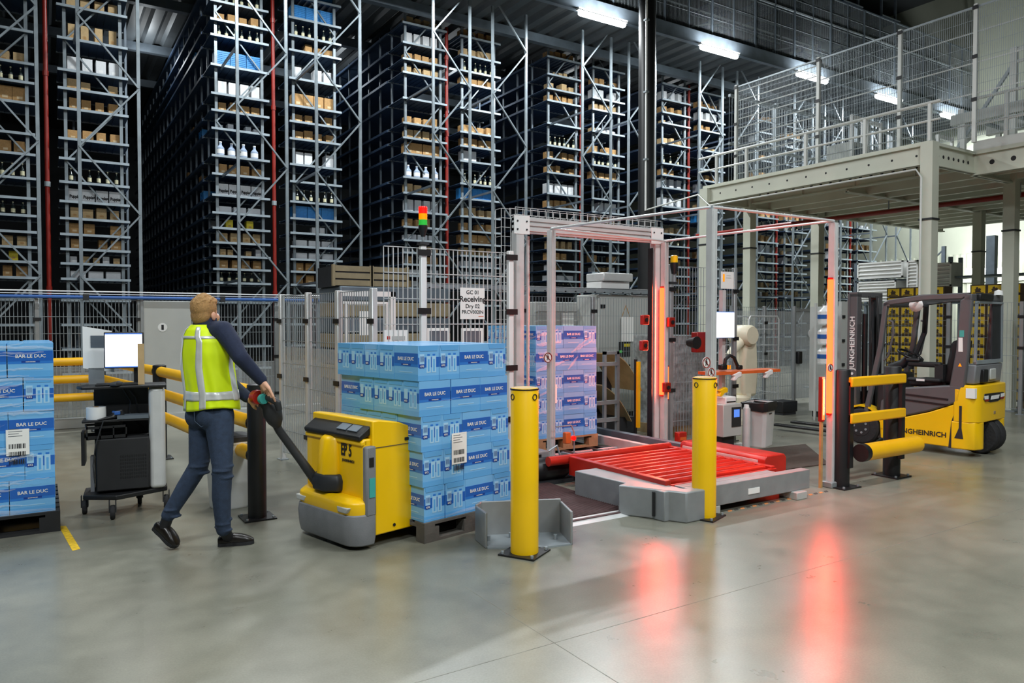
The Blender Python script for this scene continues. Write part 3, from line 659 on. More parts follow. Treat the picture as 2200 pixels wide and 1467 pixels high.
for k, (x, y) in PP.items():
    s_ = -1 if k in 'cd' else 1
    t = thing('light_strip', LN2[k], 'lamp', (x+s_*(.05 if s_ < 0 else .026), y-.005+(0 if s_ < 0 else .02), .72))
    B().bb(-.014, -.02, 0, .014, .02, 1.36).build('housing', 'conv_red', t)
    B().bb(-.02 if s_ < 0 else .014, -.018, .02, -.014 if s_ < 0 else .02, .018, 1.34).build('led', 'red_led', t)
    if s_ < 0: B().bb(-.022, -.026, .02, .012, -.02, 1.34).build('led', 'red_led', t)
    area('strip_light', (x+s_*.09, y-.01, 1.4), .03, 1.36, {'a': 12, 'b': 12, 'c': 16, 'd': 28}[k], RED, (R(90), 0, R(-90) if s_ > 0 else R(90)))
    if s_ < 0:
        t2 = thing('light_strip', LN2[k].replace('light strip', 'short light strip'), 'lamp', (x-.12 if k == 'c' else x+.07, y+.03, .66))
        B().bb(-.02, -.02, 0, .02, .02, .44).build('housing', 'pipe_red', t2); B().bb(-.014, -.026, .02, .014, -.02, .42).build('led', 'red_led' if k == 'c' else 'orange_led', t2)
        B().bb(-.015, -.012, -.66, .015, .012, 0).build('stand', 'kraft', t2)
# round no-walking signs
def nowalk(px, py, Y, r, label):
    c = on_y(px, py, Y); t = thing('no_entry_sign', label, 'sign', c, R(0))
    B().lathe([(0, 0), (r, 0), (r, .004), (0, .004)], 24, (0, 0, 0), 'y').build('disc', 'white', t)
    B().path([(r*.9*math.cos(R(a)), -.002, r*.9*math.sin(R(a))) for a in range(0, 361, 15)], r*.09, 6).build('ring', 'pipe_red', t)
    q = B(); y = -.003
    for a, e, w in (((0, .1), (0, .32), .16), ((0, .1), (-.22, -.5), .12), ((0, .1), (.24, -.45), .12), ((0, .3), (-.26, .0), .09), ((0, .3), (.26, .05), .09)):
        q.bar((a[0]*r, y, a[1]*r), (e[0]*r, y, e[1]*r), w*r, .003, (0, 1, 0))
    q.lathe([(0, -.004), (.13*r, -.004), (.13*r, -.001), (0, -.001)], 10, (0, 0, .5*r), 'y'); q.build('figure', 'ink', t)
    B().bar((-.6*r, -.005, .6*r), (.6*r, -.005, -.6*r), .1*r, .002, (0, 1, 0)).build('slash', 'pipe_red', t)
nowalk(1177, 768, 6.42, .055, 'round no-walking sign on the slim post beside the purple load')
nowalk(1517.5, 779, 4.45, .048, 'upper round no-walking sign behind the yellow bollard')
nowalk(1528, 800, 4.44, .04, 'lower round no-walking sign just above the yellow bollard')
nowalk(1784, 790, 4.42, .04, 'round no-walking sign on the right front post')
# thin upright tube inside the gate + yellow beacon
t = thing('sensor_post', 'thin upright tube lit pink left of the purple load', 'post', (4.62, 6.92, 0)); B().tube((0, 0, 0), (0, 0, 2.6), .018, 8).build('tube', 'alu', t, smooth=True); B().bb(-.05, -.05, 0, .05, .05, .01).build('foot', 'galv', t)
bc = thing('beacon', 'yellow beacon lamp on a black stem above the rear red strip', 'lamp', (6.68, 6.72, 2.14))
B().tube((0, 0, 0), (0, 0, .1), .018, 10).build('stem', 'galv', bc); B().lathe([(0, .1), (.035, .1), (.05, .2), (.05, .24), (0, .24)], 14).build('base', 'black', bc, smooth=True)
B().lathe([(0, .24), (.045, .24), (.045, .32), (.03, .33), (0, .33)], 14).build('lens', 'yellow', bc, smooth=True); B().bb(-.09, -.02, -.03, .04, .02, 0).build('bracket', 'dark', bc)
# dark red sensors on the rear post
for i, (px, py, lb) in enumerate(((1385, 687, 'upper dark red sensor on the portal post'), (1383, 742, 'middle dark red sensor on the portal post'), (1441, 692, 'small red sensor beside the rear light strip'), (1432, 832, 'pale red sensor at the foot of the rear light strip'))):
    c = on_y(px, py, 6.66); t = thing('sensor', lb, 'sensor', c); B().bb(-.05, -.03, -.06, .05, .03, .06).build('housing', 'pipe_red', t, bevel=.01); B().lathe([(0, 0), (.025, 0), (.025, .012), (0, .012)], 10, (0, -.042, 0), 'y').build('lens', 'black', t)
# ================================================================== roller station on the floor
rs = thing('roller_station', 'low red roller conveyor bed with aluminium edge beams', 'conveyor', (4.2, 4.4, 0))
def sb(x0, y0, z0, x1, y1, z1, name, m, bev=.006, par=None): return B().bb(x0-4.2, y0-4.4, z0, x1-4.2, y1-4.4, z1).build(name, m, par or rs, bevel=bev)
B().prism([(4.20-4.2, 5.5-4.4), (4.30-4.2, 4.42-4.4), (4.52-4.2, 4.42-4.4), (4.46-4.2, 5.5-4.4)], 'z', 0, .25).build('side_beam', 'alu_matt', rs, bevel=.008)
sb(4.47, 4.58, .1, 4.53, 5.95, .29, 'side_rail', 'conv_red'); sb(5.84, 4.58, .1, 5.9, 5.95, .27, 'side_rail', 'conv_red'); sb(4.53, 4.56, .1, 5.9, 4.6, .25, 'end_rail', 'conv_red')
for i in range(10):
    y = 4.68+i*.125
    B().tube((4.53-4.2, y-4.4, .235), (5.84-4.2, y-4.4, .235), .042, 12).build('roller', 'conv_red', rs, smooth=True)
B().tube((4.25-4.2, 6.0-4.4, .25), (5.9-4.2, 6.0-4.4, .25), .05, 12).build('drive_roller', 'conv_red', rs, smooth=True)
sb(4.53, 4.6, .04, 5.84, 5.95, .15, 'roller_gap_shade', 'black_matt'); sb(4.55, 4.36, .07, 6.12, 4.46, .25, 'front_beam', 'alu_matt'); sb(4.55, 4.46, .22, 5.75, 4.56, .25, 'top_plate', 'alu_matt')  # dark sheet added under the rollers, standing in for shade in the gaps
sb(5.85, 4.3, 0, 6.0, 4.5, .07, 'foot', 'cabinet'); sb(4.75, 4.36, 0, 4.9, 4.46, .07, 'foot', 'cabinet')
sb(5.25, 4.355, .12, 5.4, 4.36, .17, 'type_label', 'paper', 0)
cv_ = B().prism([(5.92-4.2, .0), (6.25-4.2, .0), (6.25-4.2, .30), (6.22-4.2, .335), (5.95-4.2, .335), (5.92-4.2, .30)], 'y', 4.72-4.4, 5.85-4.4).build('motor_cover', 'conv_red', rs, bevel=.01)
B().bb(5.905-4.2, 4.80-4.4, .12, 5.92-4.2, 5.8-4.4, .29).build('cover_plate', 'alu', cv_)
B().prism([(4.13-4.2, 4.80-4.4), (4.24-4.2, 4.62-4.4), (4.42-4.2, 4.29-4.4), (4.64-4.2, 4.29-4.4), (4.64-4.2, 4.34-4.4), (4.50-4.2, 4.42-4.4), (4.34-4.2, 4.88-4.4)], 'z', .0, .255).build('corner_guard', 'alu_matt', rs, bevel=.012)
B().bar((4.285-4.2, 4.535-4.4, .03), (4.285-4.2, 4.535-4.4, .23), .045, .02, (.88, -.48, 0)).build('slot', 'black', rs)
# ribbed steel ramp plate
rp = thing('ramp_plate', 'dark ribbed floor plate with bright front edge in front of the gate', 'ramp', (3.05, 4.78, 0))
B().bb(0, 0, 0, 1.25, 1.5, .025).build('plate', 'ramp', rp)
b = B()
for i in range(50): b.bb(0.02, .08+i*.028, .025, 1.23, .09+i*.028, .032)
o = b.build('rib', 'ramp', rp); o['kind'] = 'stuff'
B().prism([(-.06, 0.0), (.05, 0.03), (.05, 0.0)], 'x', 0.0, 1.25).build('front_edge', 'alu', rp)
# chain conveyor inside the gate, carrying the purple load
cc = thing('chain_conveyor', 'dark greasy chain conveyor under the purple load', 'conveyor', (4.45, 6.05, 0))
for x in (.45, .75, 1.15): B().bb(x-.035, .15, .03, x+.035, 2.3, .12).build('chain_rail', 'dark', cc)
B().bb(1.5, -.02, .10, 1.58, 2.2, .2).build('side_beam', 'alu', cc); B().bb(1.72, -.1, .14, 1.82, 1.7, .24).build('side_beam', 'galv_dark', cc); B().bb(1.35, .1, .02, 1.45, 2.2, .1).build('side_beam', 'dark', cc)
for y in (.2, .55, .9): B().tube((.3, y, .09), (1.5, y, .09), .025, 10).build('shaft', 'galv', cc, smooth=True)
for x in (.42, .8, 1.18): B().lathe([(0, -.03), (.08, -.03), (.08, .03), (0, .03)], 14, (x, .2, .1), 'x').build('sprocket', 'dark', cc)
B().lathe([(0, 0), (.10, 0), (.12, .03), (.12, .34), (.1, .4), (.06, .42), (0, .42)], 20, (-.28, .12, .14), 'x').build('motor', 'black', cc, smooth=True)
B().bb(-.3, 0, 0, .2, .3, .04).build('motor_base', 'dark', cc); B().tube((.14, .12, .14), (.3, .12, .14), .04, 10).build('gearbox_shaft', 'galv', cc)
B().bb(.17, .02, .05, .2, .24, .27).build('end_bracket', 'galv', cc); B().path([(.05, .3, .28), (.16, .3, .33), (.2, .28, .2), (.22, .2, .05)], .012, 6).build('hose', 'galv', cc)
gb = thing('gate_bumper', 'pinkish metal bumper block at the foot of the slim post', 'bumper', (4.36, 6.28, 0)); B().prism([(-.14, .0), (.1, .0), (.1, .2), (.02, .23), (-.14, .23)], 'z', .06, .30).build('block', 'alu_matt', gb, bevel=.012); B().bb(-.05, -.006, .1, 0, 0, .27).build('slot', 'black', gb); B().bb(-.05, .05, 0, .05, .15, .06).build('foot', 'dark', gb)
jb = thing('junction_box', 'orange switch box on a bent pipe beside the slim post', 'box', (4.70, 6.3, .05)); B().bb(-.03, -.03, .3, .04, .03, .42).build('box', 'orange', jb, bevel=.008); B().path([(-.1, .05, .48), (.1, .05, .48), (.14, .05, .4), (.14, .05, 0)], .008, 6).build('pipe', 'galv', jb); B().lathe([(0, 0), (.025, 0), (.025, .03), (0, .03)], 10, (.09, -.02, .35), 'y').build('button', 'red_lens', jb)
rb = thing('reflector', 'small red reflector box on the floor behind the rollers', 'box', (6.72, 6.62, 0)); B().bb(-.07, -.03, .12, .07, .05, .27).build('frame', 'conv_red', rb, bevel=.01); B().bb(-.05, -.036, .17, .05, -.03, .21).build('plate', 'orange', rb); B().bb(-.015, 0, 0, .015, .03, .12).build('stand', 'dark', rb)
mt = tag(B().prism([(6.35, 5.3), (7.65, 5.2), (8.6, 6.2), (7.2, 6.35)], 'z', 0, .012).build('floor_mat', 'brown_mat'), 'dark ribbed rubber mat on the floor right of the red conveyor', 'mat')
# ================================================================== cabinets and machinery behind the gate
def cab(px0, px1, pyt, Y, dep, label, name='control_cabinet', cat='cabinet'):
    a = on_y(px0, pyt, Y); c = on_y(px1, pyt, Y); t = thing(name, label, cat, (a.x, Y, 0)); w = c.x-a.x; h = a.z
    B().bb(0, 0, .1, w, dep, h).build('body', 'cabinet', t, bevel=.012); B().bb(.02, .03, 0, w-.02, dep, .1).build('plinth', 'dark', t)
    return t, w, h
t, w, h = cab(1286, 1398, 632, 9.6, .6, 'tall grey control cabinet with warning triangle and buttons')
B().bb(.02, -.014, .14, w*.62, 0, h-.03).build('door', 'cabinet', t, bevel=.006); B().bb(w*.64, -.014, .14, w-.02, 0, h-.03).build('door', 'cabinet', t, bevel=.006)
q = B(); q.bar((w*.42, -.018, h-.38), (w*.5, -.018, h-.18), .012, .004, (0, 1, 0)); q.bar((w*.5, -.018, h-.18), (w*.58, -.018, h-.38), .012, .004, (0, 1, 0)); q.bar((w*.42, -.018, h-.38), (w*.58, -.018, h-.38), .012, .004, (0, 1, 0)); q.build('warning_triangle', 'kraft', t)
pn = B().bb(w*.36, -.03, h-1.05, w*.58, -.014, h-.8).build('display_panel', 'dark', t); B().bb(w*.45, -.033, h-.88, w*.57, -.03, h-.83).build('display', 'yellow_card', pn); B().bb(w*.37, -.033, h-.98, w*.42, -.03, h-.94).build('display', 'green_lens', pn)
for i in range(4):
    for j in range(3): B().lathe([(0, 0), (.016, 0), (.016, .02), (0, .02)], 10, (w*(.36+.07*i), -.03, h-1.2-.12*j), 'y').build('button', 'black', t)
for z in (h-.2, h-1.15): B().bb(.03, -.03, z-.03, .12, -.01, z+.03).build('hinge', 'black', t)
o = tag(B().bb(0, 0, 0, .28, .004, .42).build('paper_sheet', 'paper', None, on_y(1334, 734, 9.55)), 'large white paper sheet taped on the control cabinet door', 'paper')
t, w, h = cab(1150, 1282, 648, 10.2, .7, 'wide grey machine enclosure behind the purple load', 'machine_enclosure', 'enclosure')
B().bb(.05, -.015, .3, w*.45, 0, h-.06).build('panel', 'cabinet', t, bevel=.005); B().bb(w*.5, -.015, .3, w-.05, 0, h-.06).build('panel', 'cabinet', t, bevel=.005)
o = tag(B().bb(0, 0, 0, .26, .004, .25).build('paper_sheet', 'paper', None, on_y(1207, 703, 10.15)), 'small white paper sheet on the grey machine enclosure', 'paper')
t = thing('cable_tray', 'long cable tray above the grey cabinets', 'cable tray', (5.2, 9.5, 2.12))
for y in (0, .2): B().bb(-.6, y, .0, 4.2, y+.02, .06).build('side_rail', 'galv', t)
b = B()
for i in range(24): b.bb(-.55+i*.2, 0, 0, -.52+i*.2, .2, .015)
b.build('rungs', 'galv', t); B().tube((-.6, .1, .05), (4.2, .1, .05), .03, 8).build('cable', 'cable', t, smooth=True)
t = thing('fan_box', 'small white ventilation box on top of the control cabinet', 'box', (8.1, 9.75, 2.2)); B().bb(-.1, 0, 0, .52, .4, .12).build('base', 'white', t); B().bb(-.1, -.06, .13, .56, .42, .27).build('hood', 'alu', t, bevel=.02)
# folding aluminium frame, cardboard chute and yellow bar
t = thing('step_frame', 'small grey tubular stand beside the purple load', 'stand', (6.05, 7.55, 0))
for x in (0, .42): B().bb(x, 0, .1, x+.045, .045, 1.25 if x else 1.1).build('upright', 'alu_matt', t)
for z in (.32, .55, 1.06): B().bb(-.15, -.01, z, .44, .035, z+.05).build('rail', 'alu_matt', t)
B().bb(.2, 0, .1, .24, .04, 1.25).build('upright', 'alu_matt', t); B().bb(.2, 0, 1.21, .46, .04, 1.25).build('rail', 'alu_matt', t)
t = thing('paper_chute', 'bent brown cardboard sheet hanging behind the gate mesh', 'cardboard', (6.72, 7.9, 0))
rg = []
for u_ in range(9):
    a = u_/8; rg.append([(0.02+.5*a, 0, 1.2-.55*a+.1*math.sin(a*3)), (0.02+.5*a, .7, 1.2-.55*a+.1*math.sin(a*3)), (.02+.5*a, .7, 1.185-.55*a+.1*math.sin(a*3)), (.02+.5*a, 0, 1.185-.55*a+.1*math.sin(a*3))])
B().loft(rg).build('upper_sheet', 'kraft_light', t, smooth=True)
rg = [[(p[0]*1.1-.25, p[1], p[2]-.42) for p in r_] for r_ in rg]; B().loft(rg).build('lower_sheet', 'kraft_light', t, smooth=True)
B().bb(-.3, .1, 0, .5, .65, .28).build('tray', 'dark', t); B().bb(-.3, .65, .1, .5, .7, .9).build('back_plate', 'dark', t)
t = thing('yellow_bar', 'upright yellow sensor bar left of the rear portal post', 'bar', (6.62, 7.3, 0)); B().bb(-.02, -.02, .25, .02, .02, 1.12).build('bar', 'yellow', t); B().bb(-.03, .02, 0, .0, .05, 1.15).build('stand', 'black', t)
# inner white door frame behind the tall fence
t = thing('inner_gate_frame', 'white tubular gate frame seen through the mesh left of the sign', 'frame', (2.95, 8.2, 0))
wv = on_y(845, 640, 8.2).x-on_y(730, 640, 8.2).x; x00 = on_y(730, 640, 8.2).x-2.95
for x in (x00, x00+wv): B().bb(x-.03, 0, 0, x+.03, .06, 2.0).build('post', 'white', t)
B().bb(x00-.03, 0, 1.94, x00+wv+.03, .06, 2.0).build('crossbar', 'white', t); B().bb(x00+.05, .02, 1.85, x00+wv-.05, .05, 1.88).build('crossbar', 'white', t)
B().bb(x00+.07, 0, .3, x00+.09, .05, 1.86).build('inner_post', 'white', t); B().bb(x00+wv-.09, 0, .3, x00+wv-.07, .05, 1.86).build('inner_post', 'white', t)
wires(B(), wv-.2, .3, 1.84, .06, .3, .003).build('wire_mesh', 'alu', t, (x00+.1, .01, 0))
o = tag(B().bb(0, 0, 0, .16, .004, .28).build('paper_sheet', 'paper', None, on_y(773, 720, 8.199)), 'white paper sheet hanging on the mesh left of the sign', 'paper')
for i, (px, py, lb) in enumerate(((850, 722, 'white notice with red mark behind the front load'), (942, 717, 'left white clip frame behind the front load'), (1015, 717, 'right white clip frame behind the front load'))):
    c = on_y(px, py, 6.752); t = thing('notice', lb, 'notice', c); B().bb(-.13, 0, -.2, .13, .01, .06).build('board', 'paper', t)
    if i == 0: B().bb(-.09, -.004, -.03, -.06, 0, 0).build('mark', 'conv_red', t); B().bb(-.04, -.004, -.04, .1, 0, .0).build('print', 'cabinet', t)
    else: B().bb(-.1, -.004, -.15, .1, 0, .03).build('window', 'galv_dark', t)
# big wooden crates on a stack behind the fence
for i, (px, lb) in enumerate(((775, 'left one of two beige slatted crates above the fence'), (830, 'right one of two beige slatted crates above the fence'))):
    c = on_y(px, 612, 11.0); t = thing('slatted_crate', lb, 'crate', (c.x+(.06 if i else -.12), 11.0, 2.19))
    B().bb(-.27, .02, .0, .27, .9, .32).build('core', 'dark', t)
    for j in range(3): B().bb(-.3, 0, .01+j*.11, .3, .03, .095+j*.11).build('slat', 'crate_beige', t)
    for x in (-.31, .31): B().bb(x-.02, -.01, 0, x+.02, .05, .33).build('corner_post', 'crate_beige', t)
t = thing('crate_stack', 'tall stack of pale reusable crates seen through the mesh', 'crate stack', (on_y(775, 612, 11).x-.35, 10.95, 0))
for j in range(9):
    B().bb(0, 0, .0+j*.245, 1.9, 1.0, .23+j*.245).build('crate', 'crate_beige' if j % 2 else 'galv_dark', t, bevel=.02)
# ================================================================== operator station right of the gate
def P6(px, py, Y=6.6): return on_y(px, py, Y)
ws = thing('scanner_stand', 'aluminium stand with orange shelf at the operator station', 'stand', (P6(1550, 950).x, 6.6, 0)); wx = P6(1550, 950).x
B().bb(-.03, -.03, 0, .03, .03, 2.05).build('post', 'alu', ws); B().bb(-.3, -.03, 0, .4, .03, .04).build('foot', 'alu', ws); B().bb(-.03, -.3, 0, .03, .2, .04).build('foot', 'alu', ws)
B().bb(P6(1506, 800).x-wx, -.2, P6(1550, 802).z, P6(1650, 800).x-wx, .05, P6(1550, 796).z).build('shelf', 'orange', ws)
mo = thing('monitor', 'bright flat monitor on the operator station post', 'monitor', P6(1557, 698, 6.5))
B().bb(-.215, 0, -.17, .185, .03, .17).build('case', 'blue_panel', mo, bevel=.006); B().bb(-.205, -.004, -.16, .175, 0, .16).build('display', 'screen', mo); B().bb(-.05, .03, -.05, .05, .08, .05).build('mount', 'black', mo)
hs = thing('headset', 'black headset hanging over the orange shelf', 'headset', P6(1570, 785, 6.45)); B().path([(-.12, 0, -.02), (-.1, 0, .08), (-.02, 0, .13), (.06, 0, .1), (.12, 0, .0), (.16, 0, -.03)], .022, 8).build('band', 'black', hs, smooth=True); B().bb(-.2, -.04, -.05, -.1, .04, .02).build('earpiece', 'black', hs, bevel=.015); B().bb(.12, -.03, -.06, .2, .03, .0).build('earpiece', 'black', hs, bevel=.015)
def scanner(px, py, m, lb):
    t = thing('hand_scanner', lb, 'scanner', P6(px, py, 6.42)); B().prism([(-.08, .02), (.05, .06), (.09, .05), (.09, -.01), (.03, -.02), (-.02, -.06), (-.07, -.05), (-.04, 0)], 'y', -.03, .03).build('body', m, t, bevel=.012); B().bb(.085, -.02, .0, .093, .02, .045).build('window', 'black', t)
scanner(1580, 808, 'white', 'left white hand scanner below the orange shelf'); scanner(1648, 803, 'white', 'right white hand scanner at the end of the orange shelf'); scanner(1550, 842, 'yellow', 'yellow hand scanner above the label printer')
lp = thing('label_printer', 'white label printer above the grey control box', 'printer', P6(1560, 868, 6.45)); B().bb(-.1, -.08, 0, .1, .1, .1).build('body', 'white', lp, bevel=.015); B().bb(-.08, -.085, .03, .08, -.08, .045).build('slot', 'black', lp)
cx = P6(1576, 937, 6.35); ct = thing('control_box', 'grey control box with small blue screen on a dark leg', 'control box', (cx.x, 6.35, 0))
h0, h1 = cx.z, P6(1576, 868, 6.35).z
B().bb(-.19, 0, h0, .15, .28, h1).build('box', 'cabinet', ct, bevel=.008); pn = B().bb(-.04, -.008, h0+.12, .13, 0, h1-.04).build('panel', 'dark', ct); B().bb(-.005, -.012, h0+.24, .095, -.008, h1-.07).build('screen', 'screen_blue', pn)
B().bb(-.12, .08, 0, .1, .2, h0).build('leg', 'dark', ct); B().bb(-.2, .0, 0, .2, .28, .02).build('base', 'dark', ct)
t = thing('silver_tube', 'upright silver canister between the control box and the white bin', 'canister', on_z(1603, 966)); 
B().lathe([(0, 0), (.05, 0), (.05, .52), (.045, .54), (0, .54)], 16).build('body', 'alu', t, smooth=True); B().lathe([(0, .54), (.035, .54), (.03, .58), (0, .58)], 12).build('cap', 'white', t)
def bin_(name, label, loc_, w, d, h, liner, rz=0):
    t = thing(name, label, 'bin', loc_, rz); q = B()
    def ring(w, d, z, c=.04): return [(-w/2+c, -d/2, z), (w/2-c, -d/2, z), (w/2, -d/2+c, z), (w/2, d/2-c, z), (w/2-c, d/2, z), (-w/2+c, d/2, z), (-w/2, d/2-c, z), (-w/2, -d/2+c, z)]
    q.loft([ring(w*.8, d*.8, 0), ring(w*.82, d*.82, .02), ring(w*.97, d*.97, h-.03), ring(w, d, h-.03), ring(w, d, h), ring(w*.94, d*.94, h), ring(w*.8, d*.8, .05)]); q.build('bucket', 'bin_white', t, bevel=.004)
    if liner == 'bag':
        rr = []
        for z, k in ((h-.1, 1.03), (h-.05, 1.07), (h+.005, 1.05), (h+.012, .98), (h-.1, .9)):
            rr.append([(p[0]*k+random.uniform(-.008, .008), p[1]*k+random.uniform(-.008, .008), z+random.uniform(-.02, .01)) for p in ring(w, d, z)])
        B().loft(rr, cap=False).build('liner', 'black', t, smooth=True)
    else:
        B().loft([ring(w*1.02, d*1.02, h-.01), ring(w*1.02, d*1.02, h+.03), ring(w*.9, d*.9, h+.045)]).build('lid', 'dark', t)
    return t
pb = on_z(1640, 962); bt = bin_('waste_bin', 'white waste bin with black liner right of the control box', (pb.x+.1, pb.y+.16, 0), .42, .34, .58, 'bag', R(20)); B().box((-.02, -.164, .44), (.1, .004, .012), Euler((R(-4), 0, 0)).to_matrix()).build('print', 'ink', bt)
t = thing('black_box', 'flat black box standing behind the white waste bin', 'box', on_z(1690, 892)); B().bb(-.1, 0, .05, .3, .3, .24).build('body', 'black', t, bevel=.01); B().bb(-.08, .02, 0, .28, .28, .05).build('foot', 'dark', t)
# robot arm
rb0 = on_y(1590, 860, 8.1); ra = thing('robot_arm', 'cream industrial robot arm bent over the operator station', 'robot', (rb0.x, 8.1, 0))
def rp_(px, py): v = on_y(px, py, 8.1); return Vector((v.x-rb0.x, 0, v.z))
B().lathe([(0, 0), (.24, 0), (.24, .06), (.17, .1), (.16, .42), (.12, .46), (0, .46)], 20).build('base', 'robot_cream', ra, smooth=True)
s0, s1, s2 = rp_(1600, 850), rp_(1603, 720), rp_(1560, 765)
B().loft([[(p[0]+dx*w_, dy*.12, p[2]+0*dx) for dx, dy in ((-1, -1), (1, -1), (1, 1), (-1, 1))] for p, w_ in ((s0, .16), (s0*.6+s1*.4, .19), (s1, .13))]).build('lower_arm', 'robot_cream', ra, bevel=.05, seg=3)
B().lathe([(0, -.2), (.14, -.2), (.165, -.16), (.165, .16), (.14, .2), (0, .2)], 20, (s1.x-.08, 0, s1.z), 'y').build('elbow', 'robot_cream', ra, smooth=True)
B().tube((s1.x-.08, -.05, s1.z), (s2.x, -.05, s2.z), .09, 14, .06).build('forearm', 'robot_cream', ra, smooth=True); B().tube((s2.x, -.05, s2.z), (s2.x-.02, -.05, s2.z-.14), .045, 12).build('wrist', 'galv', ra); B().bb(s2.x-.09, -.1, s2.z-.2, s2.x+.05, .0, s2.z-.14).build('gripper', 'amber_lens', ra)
B().tube((0, 0, .45), s0, .13, 14).build('shoulder', 'robot_cream', ra)
# roll cage
rc0 = on_z(1640, 880); rc = thing('roll_cage', 'wire roll cage standing in front of the far low fence', 'roll cage', (rc0.x, rc0.y, 0))
B().path([(-.42, 0, .1), (-.42, 0, 1.68), (-.38, 0, 1.74), (.38, 0, 1.74), (.42, 0, 1.68), (.42, 0, .1)], .014, 8).build('frame', 'alu', rc, smooth=True)
B().path([(-.42, .7, .1), (-.42, .7, 1.68), (-.38, .7, 1.74), (.38, .7, 1.74), (.42, .7, 1.68), (.42, .7, .1)], .014, 8).build('frame', 'alu', rc, smooth=True)
b = B()
for z in (.3, .6, .9, 1.2, 1.5):
    for y in (0, .7): b.bar((-.42, y, z), (.42, y, z), .008)
    for x in (-.42, .42): b.bar((x, 0, z), (x, .7, z), .008)
for i in range(5):
    for y in (0, .7): b.bar((-.28+i*.14, y, .15), (-.28+i*.14, y, 1.72), .007, None, (0, 1, 0))
b.build('wire_sides', 'alu', rc); B().bb(-.43, -.02, .1, .43, .72, .14).build('base', 'galv', rc)
for x in (-.36, .36):
    for y in (.05, .65): B().lathe([(0, -.015), (.05, -.015), (.05, .015), (0, .015)], 12, (x, y, .05), 'x').build('wheel', 'rubber', rc)
# fence sign, camera, dark scanner head
c = on_y(1563, 602, 6.9); sg = thing('safety_notice', 'white notice with a small yellow figure on the right fence', 'notice', c); B().bb(-.125, 0, -.115, .125, .006, .115).build('board', 'paper', sg); B().bb(-.09, -.004, -.02, -.06, 0, .08).build('figure', 'amber_lens', sg); B().bb(-.02, -.003, .06, .06, 0, .065).build('line', 'cabinet', sg); B().bb(-.03, -.003, .03, .07, 0, .035).build('line', 'cabinet', sg)
c = on_y(1500, 735, 6.7); t = thing('scan_camera', 'dark red box camera hanging behind the front post', 'camera', c); B().bb(-.07, -.05, -.13, .1, .06, .13).build('housing', 'pipe_red', t, bevel=.012); B().lathe([(0, 0), (.05, .0), (.08, -.14), (0, -.14)], 14, (-.19, -.02, 0), 'y').build('horn', 'black', t, smooth=True); B().tube((-.19, -.02, 0), (-.05, 0, 0), .015, 8).build('arm', 'black', t)
# striped floor tapes
t = thing('striped_floor_tape', 'dark and orange striped tape on the floor in front of the roller station', 'floor tape', (5.0, 4.36, 0))
for i in range(18): B().prism([(i*.08, 0), (i*.08+.05, 0), (i*.08+.08, .04), (i*.08+.03, .04)], 'z', .0, .0015).build('stripe', 'tape_dark' if i % 2 else 'tape_orange', t)
t = tag(B().prism([(0, 0), (.05, -.02), (.12, -.78), (.07, -.80)], 'z', 0, .0015).build('yellow_floor_tape', 'tape_yellow', None, (.10, 6.95, 0)), 'worn yellow tape strip on the floor beside the left load', 'floor tape')

# film-wrapped grey goods behind the right fence
wg = thing('wrapped_goods', 'grey film-wrapped goods behind the mesh right of the rear red strip', 'wrapped goods', (7.5, 7.6, 0))
rr_ = random.Random(21); rg = []
for k in range(14):
    z = .14+k*.1; rg.append([(.5+(.42+rr_.uniform(-.015, .015))*math.copysign(abs(math.cos(a))**.35, math.cos(a)), .5+(.45+rr_.uniform(-.015, .015))*math.copysign(abs(math.sin(a))**.35, math.sin(a)), z) for a in [2*math.pi*i/40 for i in range(40)]])
B().loft(rg).build('wrap', 'wrap_grey', wg, smooth=True); B().bb(.05, .05, 0, .95, .95, .14).build('pallet', 'wood', wg)
# ================================================================== bollards and guard rails
def bollard(label, x, y, m, h=1.18, r=.1, rz=0.0, rings=True):
    t = thing('bollard', label, 'bollard', (x, y, 0), rz)
    B().lathe([(0, .012), (r, .012), (r, h-.01), (r-.006, h), (0, h)], 32).build('post', m, t, smooth=True)
    B().bb(-.14, -.14, 0, .14, .14, .012).build('base_plate', 'black', t)
    for sx in (-1, 1):
        for sy in (-1, 1): B().lathe([(0, .012), (.012, .012), (.012, .03), (0, .03)], 6, (sx*.115, sy*.115, 0)).build('bolt', 'galv', t)
    if rings:
        B().lathe([(r-.002, h-.012), (r+.003, h-.012), (r+.003, h-.004), (r-.002, h-.004)], 32).build('top_ring', 'black', t); B().lathe([(0, h), (r-.012, h), (r-.02, h+.004), (0, h+.004)], 24).build('cap', 'kraft_light', t)
        for a in (-78, -28, 60, 180):
            a = R(a)-rz; d = Vector((math.cos(a), math.sin(a), 0)); s_ = Vector((-d.y, d.x, 0)); q = []
            pts = [d*(r+.001)+s_*(.02*math.cos(k*R(30)))+Vector((0, 0, h-.06+.02*math.sin(k*R(30)))) for k in range(13)]
            B().path(pts, .0035, 5).build('marking_ring', 'ink', t)
    return t
bollard('yellow bollard standing in front of the wrapped blue load', 2.883, 4.36, 'yellow', rz=R(30))
bollard('yellow bollard in front of the red roller conveyor', 4.699, 4.363, 'yellow', rz=R(20))
bollard('black bollard beside the right light curtain post', 6.713, 4.437, 'black', 1.17, .085, 0, False)
bollard('black bollard in front of the forklift body', 7.64, 4.453, 'black', 1.17, .085, 0, False)
t = thing('guard_rail', 'yellow three-bar guard rail between the two black bollards', 'guard rail', (6.8, 4.45, 0))
for z0, z1, m in ((1.0, 1.10, 0), (.64, .74, 0)):
    B().bb(-.1, -.14, z0, .86, -.09, z1).build('rail', 'yellow_rail', t, bevel=.015)
